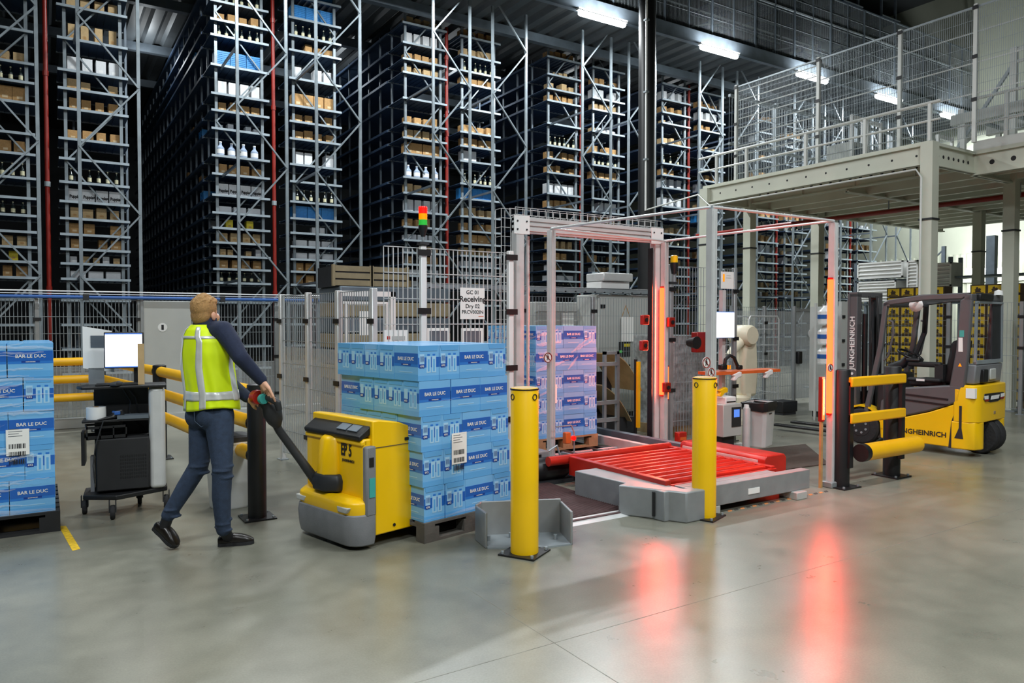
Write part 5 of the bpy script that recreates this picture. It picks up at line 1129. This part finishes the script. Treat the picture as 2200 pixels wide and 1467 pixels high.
# yellow chassis and grey side covers
fp([(.24, .10), (1.10, .11), (1.12, .37), (.84, .405), (.50, .51), (.16, .655), (.22, .42)], -.49, .49, 'chassis', 'yellow', .012)
fp([(.24, .09), (.27, .09), (.24, .42), (.17, .64), (.15, .64), (.215, .42)], .488, .4925, 'body_seam', 'dark', 0)
for s_ in (-1, 1):
    pn = fp([(.15, .67), (.5, .52), (.84, .415), (1.12, .385), (1.10, .60), (.92, .78), (.80, .80), (.22, .87), (.12, .87)], s_*.44, s_*.50, 'side_cover', 'anthracite', .02)
    for z in (.70, .63): B().box((.55, s_*.50, z), (.55, .012, .022), Euler((0, R(-3), 0)).to_matrix()).build('vent_slot', 'black', pn)
fp([(.14, .5), (1.1, .38), (1.1, .5), (.95, .72), (.8, .76), (.14, .82)], -.44, .44, 'battery_hood', 'dark', .02)
text('JUNGHEINRICH', .088, FK, (.60, .4935, .24), (R(90), 0, R(180)), 'ink', .02, sx=1.0)
B().lathe([(0, 0), (.045, 0), (.045, .004), (0, .004)], 16, (.93, .4905, .24), 'y').build('emblem', 'conv_red', FK)
fp([(1.12, .10), (1.16, .10), (1.16, .36), (1.12, .37)], -.44, .44, 'front_plate', 'anthracite', .004)
# front wheels with arches
for s_ in (-1, 1):
    w_ = B().lathe([(0, -.09), (.16, -.09), (.22, -.085), (.24, -.06), (.24, .06), (.22, .085), (.16, .09), (0, .09)], 32, (1.36, s_*.42, .24), 'y').build('front_wheel', 'rubber', FK, smooth=True)
    B().lathe([(0, -.095), (.13, -.095), (.13, .095), (0, .095)], 20, (1.36, s_*.42, .24), 'y').build('rim', 'dark', w_)
    for k in range(7): a = R(360*k/7); B().lathe([(0, -.105), (.016, -.105), (.016, .105), (0, .105)], 6, (1.36+.085*math.cos(a), s_*.42, .24+.085*math.sin(a)), 'y').build('wheel_nut', 'galv', w_)
    arc = [(1.36+.29*math.cos(R(a)), .24+.29*math.sin(R(a))) for a in range(20, 181, 16)]; arc2 = [(1.36+.265*math.cos(R(a)), .24+.265*math.sin(R(a))) for a in range(180, 19, -16)]
    fp(arc+arc2, s_*.33, s_*.50, 'mudguard', 'yellow', 0)
# overhead guard
for s_ in (-1, 1):
    y0, y1 = s_*.43, s_*.50
    fp([(.10, .84), (.27, .84), (.20, 1.30), (.165, 1.90), (.05, 1.98), (.03, 1.90), (.06, 1.3)], y0, y1, 'rear_pillar', 'anthracite', .015)
    fp([(.05, 1.995), (.6, 1.985), (1.02, 1.93), (1.09, 1.89), (1.08, 1.84), (1.0, 1.86), (.6, 1.91), (.14, 1.92)], y0, y1, 'roof_beam', 'anthracite', .012)
    fp([(1.09, 1.89), (1.03, 1.87), (1.09, 1.31), (1.27, .42), (1.33, .44), (1.15, 1.33)], s_*.44, s_*.50, 'front_pillar', 'anthracite', .01)
    B().path([(1.02, s_*.47, 1.66), (.97, s_*.47, 1.64), (.96, s_*.47, 1.5), (1.02, s_*.47, 1.2), (1.08, s_*.47, 1.13)], .014, 8).build('grab_handle', 'anthracite', FK, smooth=True)
for x in (.15, .35, .55, .75, .95): B().bb(x-.015, -.44, 1.93-.05*x*x, x+.015, .44, 1.96-.05*x*x).build('roof_bar', 'anthracite', FK)
B().bb(1.0, -.5, 1.84, 1.08, .5, 1.90).build('roof_front', 'anthracite', FK, bevel=.01); B().bb(.03, -.5, 1.9, .12, .5, 1.98).build('roof_rear', 'anthracite', FK, bevel=.01)
B().prism([(.12, 1.28), (.17, 1.28), (.17, 1.45), (.125, 1.45)], 'y', .5, .502).build('sticker', 'paper', FK); B().bb(.11, .5, 1.46, .16, .502, 1.54).build('sticker', 'teal', FK); B().prism([(.13, 1.1), (.17, 1.1), (.15, 1.14)], 'y', .5, .502).build('warning_sticker', 'amber_lens', FK)
# rear window frame and service box
q = B(); q.bar((.02, .40, 1.15), (.02, .38, 1.88), .03); q.bar((.02, -.42, 1.15), (.02, -.40, 1.88), .03); q.bar((.02, .40, 1.88), (.02, -.42, 1.88), .03); q.bar((.02, .40, 1.15), (.02, -.42, 1.15), .045); q.build('rear_frame', 'galv', FK)
B().bb(.02, -.41, 1.18, .035, -.12, 1.86).build('rear_screen', 'dark', FK)
B().prism([(.02, .885), (.24, .885), (.2, 1.12), (.0, 1.12)], 'y', -.42, .42).build('service_box', 'grey_plastic', FK, bevel=.015); B().bb(-.03, .12, .90, .02, .26, 1.06).build('connector', 'black', FK, bevel=.01); B().bb(-.005, -.2, .92, .02, -.02, 1.06).build('service_flap', 'cabinet', FK, bevel=.02)
B().bb(-.02, -.05, 1.9, .06, .36, 1.99).build('roof_unit', 'black', FK, bevel=.02); B().lathe([(0, 0), (.05, 0), (.045, .05), (0, .07)], 14, (.02, -.3, 1.98)).build('strobe', 'white', FK, smooth=True)
# seat, console, steering
B().bb(.42, -.24, .80, .86, .24, .90).build('seat_cushion', 'black_matt', FK, bevel=.03, seg=3)
fp([(.34, .86), (.46, .86), (.36, 1.4), (.27, 1.42)], -.23, .23, 'seat_back', 'black_matt', .04, None, 3)
B().bb(.45, .22, 1.06, .86, .30, 1.13).build('armrest', 'black_matt', FK, bevel=.025, seg=3); B().bb(.70, .20, 1.12, .88, .31, 1.17).build('control_pod', 'black', FK, bevel=.02); B().bb(.42, .14, .88, .52, .30, 1.1).build('armrest_post', 'black_matt', FK)
B().box((.62, .34, .90), (.40, .1, .05)).build('side_pad', 'black_matt', FK, bevel=.02); B().bb(.6, .39, .885, .7, .395, .915).build('seat_badge', 'white', FK)
sw = B(); c0 = Vector((.93, .05, 1.20)); ax = Vector((-.45, 0, .9)).normalized(); u0 = Vector((0, 1, 0)); v0 = ax.cross(u0)
sw.path([c0+(u0*math.cos(R(a))+v0*math.sin(R(a)))*.16 for a in range(0, 361, 20)], .016, 8); sw.bar(c0-u0*.16, c0+u0*.16, .03, .015); sw.build('steering_wheel', 'black', FK, smooth=True)
B().path([c0, (1.02, .05, 1.08), (1.16, .05, 1.02), (1.2, .05, .9)], [.04, .06, .07, .08], 10).build('steering_column', 'dark', FK, smooth=True)
B().bb(1.08, -.42, .42, 1.2, .42, .95).build('dashboard', 'dark', FK, bevel=.03); B().bb(1.05, .1, .85, 1.08, .25, .93).build('display', 'screen_blue', FK); B().lathe([(0, -.02), (.05, -.02), (.09, 0), (.05, .03), (0, .03)], 12, (.78, .25, 1.86), 'y').build('mirror_lamp', 'white_gloss', FK, smooth=True)
B().path([(1.08, -.3, 1.0), (.9, -.3, 1.5), (.8, -.1, 1.86)], .035, 8).build('inner_pillar', 'dark', FK)
# mast, carriage and forks
for s_ in (-1, 1):
    m_ = B(); m_.bb(1.50, s_*.24, .08, 1.62, s_*.36, 2.03); m_.build('mast_rail', 'anthracite', FK, bevel=.006); B().bb(1.53, s_*.18, .1, 1.60, s_*.24, 1.95).build('inner_rail', 'dark', FK); B().tube((1.47, s_*.2, .2), (1.47, s_*.2, 1.75), .035, 12).build('lift_cylinder', 'black', FK, smooth=True)
    B().bb(1.72, s_*.18, .06, 2.82, s_*.30, .095).build('fork', 'black', FK, bevel=.01); B().bb(1.70, s_*.18, .06, 1.74, s_*.30, .62).build('fork_shank', 'black', FK)
    B().path([(1.46, s_*.1, 2.0), (1.42, s_*.12, 1.4), (1.44, s_*.1, .8), (1.40, s_*.12, .5)], .014, 6).build('hose', 'cable', FK, smooth=True)
for z in (.15, 1.98): B().bb(1.50, -.36, z, 1.62, .36, z+.07).build('mast_crossbar', 'anthracite', FK, bevel=.006)
for z in (.2, .55): B().bb(1.64, -.42, z, 1.70, .42, z+.1).build('carriage_bar', 'dark', FK)
B().bb(1.60, .30, .1, 1.63, .37, 2.03).build('mast_flange', 'anthracite', FK)
text('JUNGHEINRICH', .105, FK, (1.565, .3615, 1.35), (R(90), R(-90), R(180)), 'white', .02)
for z in (.86, .93): B().lathe([(0, 0), (.018, 0), (.018, .004), (0, .004)], 12, (1.56, .362, z), 'y').build('dot', 'white', FK)
# ================================================================== background goods right: yellow-black cartons, white louvre units
mat('choco_dark', '3a2a1a', 0.6, 0, .1); mat('choco_yellow', 'd6b11e', 0.55, 0, .1); mat('choco_beige', 'b69a5c', .6, 0, .1)
b = B(); b.bb(0, -.148, 0, .3, .148, .196); b.mi = 1; b.bb(-.002, -.125, .025, 0, .125, .175); b.mi = 0
b.prism([(-.055, .05), (.065, .05), (.05, .078), (.07, .098), (.042, .115), (.046, .14), (.012, .152), (-.004, .12), (-.03, .132), (-.052, .1), (-.036, .08)], 'x', -.004, -.002); b.bb(-.004, -.1, .03, -.002, .1, .045)
me_choc = b.mesh('beverage_carton', ['choco_dark', 'choco_yellow'])
b = B(); b.bb(0, -.148, 0, .3, .148, .196); b.mi = 1
for i in range(3): b.bb(-.002, -.14+i*.096, .01, 0, -.055+i*.096, .186)
me_choc2 = b.mesh('beverage_carton', ['choco_dark', 'choco_beige'])
def stack(name, x, px0, px1, rows, pz=.16):
    ya = on_x(px0, 640, x).y; yb = on_x(px1, 640, x).y; n = max(1, int(round((ya-yb)/.3)))
    pallet(f'wooden pallet under the {name}', x+.02, yb-.02, 0, 1.0, ya-yb+.1, .15, 'wood')
    for c_ in range(n):
        for r_ in range(rows):
            me = me_choc2 if (c_ == 2 and r_ < rows-1 and n > 3) else me_choc
            o = inst('beverage_carton', me, None, (x, ya-.15-c_*.3, pz+r_*.2))
            tag(o, f'yellow black carton, {ORD[c_+1]} column, {ORD[r_+1]} row up, {name}', 'carton', f'cartons on the {name}')
    for r_ in range(rows-1): pass
stack('stack left of the platform column', 15.3, 1905, 2020, 11); stack('stack behind the forklift rear', 15.3, 2084, 2176, 11)
def louvre(label, x, y, z, w, h, rz):
    t = thing('louvre_unit', label, 'unit', (x, y, z), rz); B().bb(0, .02, 0, w, .5, h).build('case', 'white', t)
    for zz in (0, h-.04): B().bb(0, -.02, zz, w, .02, zz+.04).build('rail', 'white', t)
    for xx in (0, w-.04): B().bb(xx, -.02, 0, xx+.04, .02, h).build('stile', 'white', t)
    n = int(h/.09)
    for i in range(1, n): B().box((w/2, -.0, i*h/n), (w-.08, .05, .02), Euler((R(35), 0, 0)).to_matrix()).build('slat', 'white', t)
for i, (px0, px1, py0, py1, lb) in enumerate(((1842, 1940, 600, 566, 'upper white louvred unit left of the platform column'), (1842, 1925, 648, 606, 'lower white louvred unit left of the platform column'), (1948, 1972, 640, 560, 'narrow tall white louvred unit beside the platform column'), (1998, 2044, 616, 566, 'white louvred unit right of the platform column'))):
    a = on_x(px0, py0, 19.5); c = on_x(px1, py0, 19.5); tz = on_x(px0, py1, 19.5).z
    louvre(lb, 19.5, a.y, a.z, a.y-c.y, tz-a.z, R(-90))
t = thing('unit_rack', 'grey steel rack frame carrying the white louvred units', 'frame', (19.7, 9.0, 0))
for y in (-1.2, 1.0, 3.6):
    for x in (0, .5): B().bb(x-.04, y-.04, 0, x+.04, y+.04, 3.3).build('post', 'galv_dark', t)
for z in (1.0, 2.1, 2.75): B().bb(-.04, -1.2, z, .54, 3.6, z+.05).build('beam', 'galv_dark', t)
# bright lamp on the far wall and dark wall column
for i, (px, lb) in enumerate(((2092, 'blazing white wall lamp left of the dark wall post'), (2135, 'blazing white wall lamp right of the dark wall post'))):
    c = on_x(px, 582, 30.8); t = thing('wall_lamp', lb, 'lamp', c); B().bb(.05, -.35, -.12, .15, .35, .12).build('housing', 'white', t); B().bb(0, -.3, -.1, .05, .3, .1).build('tube', 'tube_lamp', t)
    B().bb(.15, -.05, -.05, .75, .05, .05).build('bracket', 'galv', t)
    area('wall_light', (c.x-.15, c.y, c.z), .5, .2, 40, (1, 1, 1), (0, R(-90), 0)); area('wall_light', (c.x+.15, c.y, c.z), .5, .6, 5, (1, 1, 1), (0, R(90), 0))
t = thing('wall_post', 'dark steel post in front of the pale corrugated wall', 'post', (on_x(2130, 600, 24).x, on_x(2130, 600, 24).y, 0)); B().bb(-.1, -.12, 0, .1, .12, 4.2).build('shaft', 'galv_dark', t); B().bb(-.2, -.2, 0, .2, .2, .02).build('foot', 'galv', t)
t = thing('wall_post', 'slim dark braced post left of the far lamps', 'post', (on_x(2027, 600, 26).x, on_x(2027, 600, 26).y, 0)); B().bb(-.05, -.06, 0, .05, .06, 4.2).build('shaft', 'galv_dark', t); B().bar((0, 0, 4.1), (0, 1.0, 3.2), .04).build('brace', 'galv_dark', t); B().bar((0, 0, 3.2), (0, 1.0, 2.5), .04).build('brace', 'galv_dark', t)
# blue and white display case left of the forklift mast
c = on_y(1808, 800, 6.3); t = thing('blue_cabinet', 'grey and blue cabinet left of the forklift mast', 'cabinet', (11.25, 7.45, 0))
B().bb(0, 0, .1, .17, .06, 1.98).build('frame', 'cabinet', t); B().bb(.17, .0, .1, .26, .6, 1.85).build('panel', 'blue_panel', t); B().bb(0, .06, .1, .17, .6, 1.9).build('body', 'cabinet', t)
for z in (.9, 1.3, 1.7): B().bb(.02, -.02, z, .08, 0, z+.05).build('clip', 'black', t)
B().bb(.02, .05, 0, .24, .55, .1).build('plinth', 'dark', t)
for i in range(3):
    o = thing('water_jug', f'{("lower", "middle", "upper")[i]} large white and blue water jug left of the blue cabinet', 'jug', (11.05, 7.6, .95+i*.33), 0, 'water jugs on the stand')
    B().lathe([(0, 0), (.12, 0), (.13, .03), (.13, .2), (.06, .27), (.05, .3), (0, .3)], 16).build('bottle', 'white_gloss', o, smooth=True); B().lathe([(.131, .08), (.134, .08), (.134, .15), (.131, .15)], 16).build('label', 'blue_pipe', o)
t = thing('jug_stand', 'pale rack holding the water jugs', 'stand', (11.05, 7.6, 0))
for x in (-.16, .16): B().bb(x-.012, .06, 0, x+.012, .1, 1.95).build('side', 'cabinet', t)
for i in range(3): B().bb(-.15, -.1, .93+i*.33, .15, .1, .95+i*.33).build('shelf', 'cabinet', t)
# ================================================================== the walking man
mat('skin', 'd9a688', 0.55, 0, 0.06, 14); mat('hair', 'a9824f', 0.7, 0, 0.25, 90, .6, 220); mat('navy', '1d2740', 0.85, 0, 0.12, 60, .3, 300)
mat('hivis', 'e0fb00', 0.6, 0, 0.05, 8, .15, 12, emit=0.0); mat('reflect', 'd9dcd9', 0.35, 0.2, 0.06, 20); mat('denim', '293950', 0.8, 0, 0.22, 28, .5, 320); mat('denim_seam', '3d4d61', 0.8, 0, .1); mat('clog', '17130f', 0.32, 0, .15, 12)
MR = Vector((1.13, 5.62, 0)); man = thing('person', 'man in yellow high-visibility vest and jeans walking and pushing the tiller', 'person', MR)
def jp(px, py, d): return at_d(px, py, d) - MR
TH = R(66); Fv = Vector((math.sin(TH), math.cos(TH), 0)); Lv = Vector((-Fv.y, Fv.x, 0)); Zv = Vector((0, 0, 1))
def sphere(b, c, r, n=12, sc=(1, 1, 1), ax=None):
    c = Vector(c); X, Y, Z = ax or (Vector((1, 0, 0)), Vector((0, 1, 0)), Zv); rings = []
    for i in range(1, n):
        ph = math.pi*i/n; rings.append([c+X*(r*sc[0]*math.sin(ph)*math.cos(2*math.pi*k/16))+Y*(r*sc[1]*math.sin(ph)*math.sin(2*math.pi*k/16))+Z*(-r*sc[2]*math.cos(ph)) for k in range(16)])
    return b.loft(rings)
def caps(b, pts, rs):
    pts = [Vector(p) for p in pts]
    for i in range(len(pts)-1): b.tube(pts[i], pts[i+1], rs[i], 14, rs[i+1])
    for p, r in zip(pts, rs): sphere(b, p, r, 10)
    return b
def ering(c, a, bd, n=28, sq=2.3, lv=None, fv=None):
    c = Vector(c); lv = lv or Lv; fv = fv or Fv; out = []
    for k in range(n):
        t = 2*math.pi*k/n; ct_, st_ = math.cos(t), math.sin(t)
        out.append(c + lv*(a*math.copysign(abs(ct_)**(2/sq), ct_)) + fv*(bd*math.copysign(abs(st_)**(2/sq), st_)))
    return out
def blob(b, name, m, voxel, parent, smooth=4):
    tmp = bpy.data.objects.new('tmp', b.mesh('tmp', m)); COL.objects.link(tmp)
    r = tmp.modifiers.new('r', 'REMESH'); r.mode = 'VOXEL'; r.voxel_size = voxel
    if smooth: s_ = tmp.modifiers.new('s', 'SMOOTH'); s_.iterations = smooth; s_.factor = .5
    dg = bpy.context.evaluated_depsgraph_get(); me = bpy.data.meshes.new_from_object(tmp.evaluated_get(dg))
    bpy.data.objects.remove(tmp); me.name = name; me.materials.clear(); me.materials.append(MAT[m]); me.polygons.foreach_set('use_smooth', [True]*len(me.polygons))
    return inst(name, me, parent)
# joints
pel = jp(456, 872, 5.42); che = jp(447, 770, 5.42); nek = jp(441, 697, 5.42)
hR, kR, aR = jp(470, 884, 5.36), jp(478, 1005, 5.28), jp(480, 1138, 5.31)
hL, kL, aL = jp(438, 884, 5.48), jp(427, 1000, 5.40), jp(362, 1106, 5.33)
sR, eR, wR = jp(480, 711, 5.32), jp(517, 768, 5.25), jp(561, 816, 5.34)
sL, eL, wL = jp(413, 722, 5.54), jp(480, 812, 5.62), jp(531, 853, 5.52)
hd = jp(440, 676, 5.42)
# ---- body: one skin surface (head, neck, trunk, arms, hands, legs)
b = B()
TH2 = R(48); Fh = Vector((math.sin(TH2), math.cos(TH2), 0)); Lh = Vector((-Fh.y, Fh.x, 0)); HX, HY, HZ = Lh, Fh, Zv
sphere(b, hd+Zv*.025, .09, 14, (.86, 1.05, 1.12), (HX, HY, HZ))            # skull
sphere(b, hd+Fh*.035-Zv*.055, .066, 12, (.9, 1.0, 1.05), (HX, HY, HZ))      # jaw
b.tube(hd-Zv*.04-Fh*.02, nek-Zv*.04-Fv*.01, .055, 14, .062)
sphere(b, hd+Fh*.108-Zv*.012, .018, 8, (.8, 1.1, 1.3), (HX, HY, HZ)); sphere(b, hd+Fh*.098-Zv*.06, .02, 8, (1.3, .5, .5), (HX, HY, HZ)); sphere(b, hd+Fh*.085-Zv*.095, .024, 8)  # nose, lips, chin
for s_ in (-1, 1): sphere(b, hd+Lh*(s_*.082)-Fh*.008-Zv*.012, .032, 10, (.35, .7, 1.05), (HX, HY, HZ)); sphere(b, hd+Fh*.078+Lh*(s_*.035)-Zv*.02, .028, 8)
b.loft([ering(pel, .14, .09), ering((pel+che)/2, .13, .09), ering(che+Zv*.05, .15, .10), ering(nek-Zv*.07, .13, .08), ering(nek-Zv*.02, .06, .055)])
caps(b, [sR, eR, wR], [.05, .042, .031]); caps(b, [sL, eL, wL], [.05, .042, .031]); caps(b, [hR, kR, aR], [.07, .05, .035]); caps(b, [hL, kL, aL], [.07, .05, .035])
b.tube(nek-Zv*.06, sR, .06, 12, .05); b.tube(nek-Zv*.06, sL, .06, 12, .05)
def hand(w, kn, tips, thumb, b):
    """w wrist, kn four knuckles, tips list of (mid, tip) per finger, thumb (base, mid, tip)"""
    c = (kn[0]+kn[3])/2
    for k in kn: caps(b, [w+(k-w)*.12, k], [.02, .0125])
    b.tube(w, c, .026, 12, .03)
    for k, (m_, t_) in zip(kn, tips): caps(b, [k, m_, t_], [.0115, .0098, .0078])
    caps(b, [w+(thumb[0]-w)*.3, thumb[0], thumb[1], thumb[2]], [.02, .015, .012, .0095])
# right hand lies over the tiller head, fingers pointing down
dd = [5.30, 5.325, 5.35, 5.37]
kn = [jp(573-3*i+6, 836+1.0*i, dd[i]) for i in range(4)]
tips = [(jp(582-4*i+5, 852+i, dd[i]-.008), jp(585-4.5*i+6, 866+i*.5-(4 if i in (0, 3) else 0), dd[i]+.01)) for i in range(4)]
hand(wR, kn, tips, (jp(564, 834, 5.37), jp(564, 846, 5.39), jp(567, 856, 5.385)), b)
# left hand grips the far handle loop
kn = [jp(545+1.5*i, 855+4*i, 5.51-.01*i) for i in range(4)]
tips = [(jp(552+1.2*i, 857+4*i, 5.49-.01*i), jp(551+i, 863+3*i, 5.47-.01*i)) for i in range(4)]
hand(wL, kn, tips, (jp(541, 866, 5.50), jp(545, 874, 5.48), jp(550, 878, 5.46)), b)
body = blob(b, 'body', 'skin', .0048, man, 2)
for s_ in (-1, 1): sphere(B(), hd+Fh*.094+Lh*(s_*.034)-Zv*.002, .0125, 8).build('eye', 'white_gloss', man, smooth=True)
# ---- hair
b = B()
sphere(b, hd+Zv*.048-Fh*.014, .096, 14, (.90, 1.05, 1.04), (HX, HY, HZ)); sphere(b, hd-Fh*.045-Zv*.005, .082, 12, (.92, .72, .95), (HX, HY, HZ)); sphere(b, hd+Fh*.05+Zv*.10, .052, 10, (1.2, 1.0, .7), (HX, HY, HZ))
rnd = random.Random(11)
for k in range(110):
    th = rnd.uniform(0, 2*math.pi); ph = rnd.uniform(.05, 1.3); d = Vector((math.sin(ph)*math.cos(th), math.sin(ph)*math.sin(th), math.cos(ph)))
    p = hd+Zv*.05-Fh*.012+HX*(d.x*.088)+HY*(d.y*.1)+HZ*(d.z*.1); caps(b, [p, p+(HY*.5+Zv*.5+HX*rnd.uniform(-.4, .4))*.016], [.007, .004])
hair = blob(b, 'hair', 'hair', .0055, man, 2)
# ---- navy sweater
b = B()
b.loft([ering(pel+Zv*.0, .165, .115), ering((pel+che)/2, .16, .115), ering(che+Zv*.05, .178, .12), ering(nek-Zv*.10, .165, .10), ering(nek-Zv*.035, .085, .075), ering(nek+Zv*.005, .066, .064)])
caps(b, [sR, sR*.5+eR*.5+Zv*.008, eR, eR*.5+wR*.5, wR], [.074, .066, .058, .05, .043]); caps(b, [sL, eL, eL*.5+wL*.5, wL], [.066, .058, .05, .043])
b.tube(nek-Zv*.05, sR, .07, 14, .075); b.tube(nek-Zv*.05, sL, .07, 14, .07)
sw_ = blob(b, 'sweater', 'navy', .009, man, 3)
b = B(); b.loft([ering(nek-Zv*.035, .088, .084), ering(nek+Zv*.02, .080, .080), ering(nek+Zv*.048-Fv*.004, .078, .079), ering(nek+Zv*.045, .069, .07), ering(nek-Zv*.03, .068, .064)], cap=False); b.build('collar', 'navy', man, smooth=True)
# ---- jeans
b = B()
b.loft([ering(pel-Zv*.12, .155, .115), ering(pel-Zv*.05, .172, .125), ering(pel+Zv*.03, .162, .115), ering(pel+Zv*.07, .158, .11)])
caps(b, [hR-Zv*.03, hR*.55+kR*.45, kR, kR*.55+aR*.45+Vector((-.01, 0, 0)), aR+Zv*.005], [.108, .092, .070, .066, .052]); caps(b, [hL-Zv*.03, hL*.55+kL*.45, kL, kL*.55+aL*.45, aL], [.108, .090, .069, .064, .05])
sphere(b, pel-Fv*.06-Zv*.07-Lv*.07, .10, 12); sphere(b, pel-Fv*.06-Zv*.07+Lv*.07, .10, 12)
for (c_, n_, r_) in ((kR, 5, .071), (aR+Zv*.05, 4, .056), (kL, 4, .07), (aL+(kL-aL)*.12, 4, .056)):
    for i in range(n_):
        ang = i*2.1; sphere(b, c_+Vector((math.cos(ang)*.01, math.sin(ang)*.01, (i-n_/2)*.026)), r_, 8, (1.03, 1.03, .22))
jn = blob(b, 'jeans', 'denim', .008, man, 3)
# back pocket and seams
def patch(pts, off, nm, m):
    B().path(pts, .003, 5).build(nm, m, jn)
bk = pel-Zv*.03
def onb(l, z):   # point on the rear of the pelvis surface
    a = math.asin(max(-.9, min(.9, l/.17))); return pel - Fv*(.170*math.cos(a)*(1-.6*max(0, (z+.03)/.2)**2)) + Lv*l + Zv*z
for l0, l1 in ((-.14, -.03),):
    patch([onb(l0, .0), onb((l0+l1)/2, -.005), onb(l1, 0)], 0, 'pocket_seam', 'denim_seam'); patch([onb(l0, 0), onb(l0+.005, -.09), onb((l0+l1)/2, -.13), onb(l1-.005, -.09), onb(l1, 0)], 0, 'pocket_seam', 'denim_seam')
# ---- hi-vis vest: lofted shell, open at hem, with reflective tapes on the same surface
VZ = [(pel+Zv*.005-Zv*.02, .205, .165), (pel+Zv*.09, .198, .158), (che-Zv*.06, .196, .152), (che+Zv*.04, .200, .152), (che+Zv*.13, .190, .145), (nek-Zv*.085, .172, .132), (nek-Zv*.04, .145, .115), (nek-Zv*.004, .094, .088)]
def vest_pt(v, u, off=0.0):
    v = max(0, min(len(VZ)-1.0001, v)); i = int(v); f = v-i; c = VZ[i][0]*(1-f)+VZ[i+1][0]*f; a = VZ[i][1]*(1-f)+VZ[i+1][1]*f+off; bd = VZ[i][2]*(1-f)+VZ[i+1][2]*f+off
    fold = .006*math.sin(u*7+v*1.3)*max(0, 1-v/5)+.004*math.sin(u*13-v*2)*max(0, 1-v/4)
    ct_, st_ = math.cos(u), math.sin(u); sq = 2.3
    hem = 0
    if v < 1: hem = (1-v)*(.018*math.sin(u*2+.6))
    return c + Lv*((a+fold)*math.copysign(abs(ct_)**(2/sq), ct_)) + Fv*((bd+fold)*math.copysign(abs(st_)**(2/sq), st_)) + Zv*hem
def vest_patch(v0, v1, u0, u1, off, nv, nu):
    b = B(); closed = abs(u1-u0) > 6.28
    g = [[vest_pt(v0+(v1-v0)*i/nv, u0+(u1-u0)*k/nu, off) for k in range(nu if closed else nu+1)] for i in range(nv+1)]
    return b.loft(g, cap=False, closed=closed)
vs = vest_patch(0, 7, 0, 2*math.pi, 0, 42, 72).build('vest', 'hivis', man, smooth=True)
sd = vs.modifiers.new('solid', 'SOLIDIFY'); sd.thickness = .004; sd.offset = 1
def tape(*a): 
    o = vest_patch(*a).build('reflective_tape', 'reflect', vs, smooth=True); s2 = o.modifiers.new('solid', 'SOLIDIFY'); s2.thickness = .002; s2.offset = 1
PI = math.pi
tape(.66, 1.14, 0, 2*PI, .0065, 4, 72); tape(4.55, 5.05, PI*.98, PI*1.98, .0065, 4, 40)
# u: 0 = left side, pi/2 = front, pi = right side, 3pi/2 = back   (his right side is towards the camera)
tape(.05, 6.6, 3*PI/2-.62, 3*PI/2-.34, .0075, 40, 4); tape(.05, 6.6, 3*PI/2+.34, 3*PI/2+.62, .0075, 40, 4)
tape(.6, 3.2, PI-.42, PI-.16, .0075, 20, 4); tape(.05, 6.6, PI/2-.62, PI/2-.34, .0075, 40, 4)
o = vest_patch(0, .06, 0, 2*PI, .002, 1, 72).build('hem_binding', 'ink', vs, smooth=True)
# ---- clogs
def shoe(heel, toe, up, nm):
    x = (toe-heel).normalized(); up = (up - x*up.dot(x)).normalized(); y = up.cross(x); L = (toe-heel).length; b = B()
    secs = [(0.0, .024, .02, .055), (.06, .036, .0, .075), (.25, .040, .0, .078), (.42, .040, .0, .085), (.6, .046, .0, .078), (.78, .048, .0, .062), (.92, .040, .0, .045), (1.0, .018, .008, .03)]
    rg = []
    for s_, w, z0, z1 in secs:
        c = heel+x*(L*s_); zc, hz = (z0+z1)/2, (z1-z0)/2
        rg.append([c+y*(w*math.copysign(abs(math.cos(t))**.75, math.cos(t)))+up*(zc+hz*math.copysign(abs(math.sin(t))**.75, math.sin(t))) for t in [2*PI*k/16 for k in range(16)]])
    o = b.loft(rg).build(nm, 'clog', man, smooth=True)
    rg = [[c+y*(w*1.06*math.cos(t))+up*zz for t in [0]] for c, w, zz in []]
    b = B(); ol = [(0.0, .02), (.05, .036), (.25, .041), (.42, .040), (.6, .047), (.78, .050), (.92, .042), (1.0, .02)]
    top = [heel+x*(L*s_)+y*w for s_, w in ol]+[heel+x*(L*s_)-y*w for s_, w in ol[::-1]]
    b.loft([[p-up*.002 for p in top], [p+up*.022 for p in top]]).build('sole', 'black_matt', o)
    return o
hl = on_z(468, 1173)-MR; to = on_z(546, 1166)-MR; shoe(Vector((hl.x, hl.y, .003)), Vector((to.x, to.y, .003)), Zv, 'clog')
toL = on_z(379, 1180)-MR; toL.z = .012; heL = jp(331, 1133, 5.36); shoe(heL, toL, (aL-(heL*.6+toL*.4)), 'clog')
b = B(); caps(b, [aR+Zv*.01, Vector((hl.x, hl.y, .05))+(to-hl)*.3], [.042, .04]); caps(b, [aL, heL+(toL-heL)*.3+(aL-heL)*.15], [.04, .038]); b.build('sock', 'ink', man, smooth=True)
# wrist bracelet
d = (wR-eR).normalized(); B().path([wR+d*.012+(d.cross(Zv).normalized()*math.cos(R(a))+d.cross(d.cross(Zv)).normalized()*math.sin(R(a)))*.034 for a in range(0, 361, 30)], .0035, 6).build('bracelet', 'alu', man)
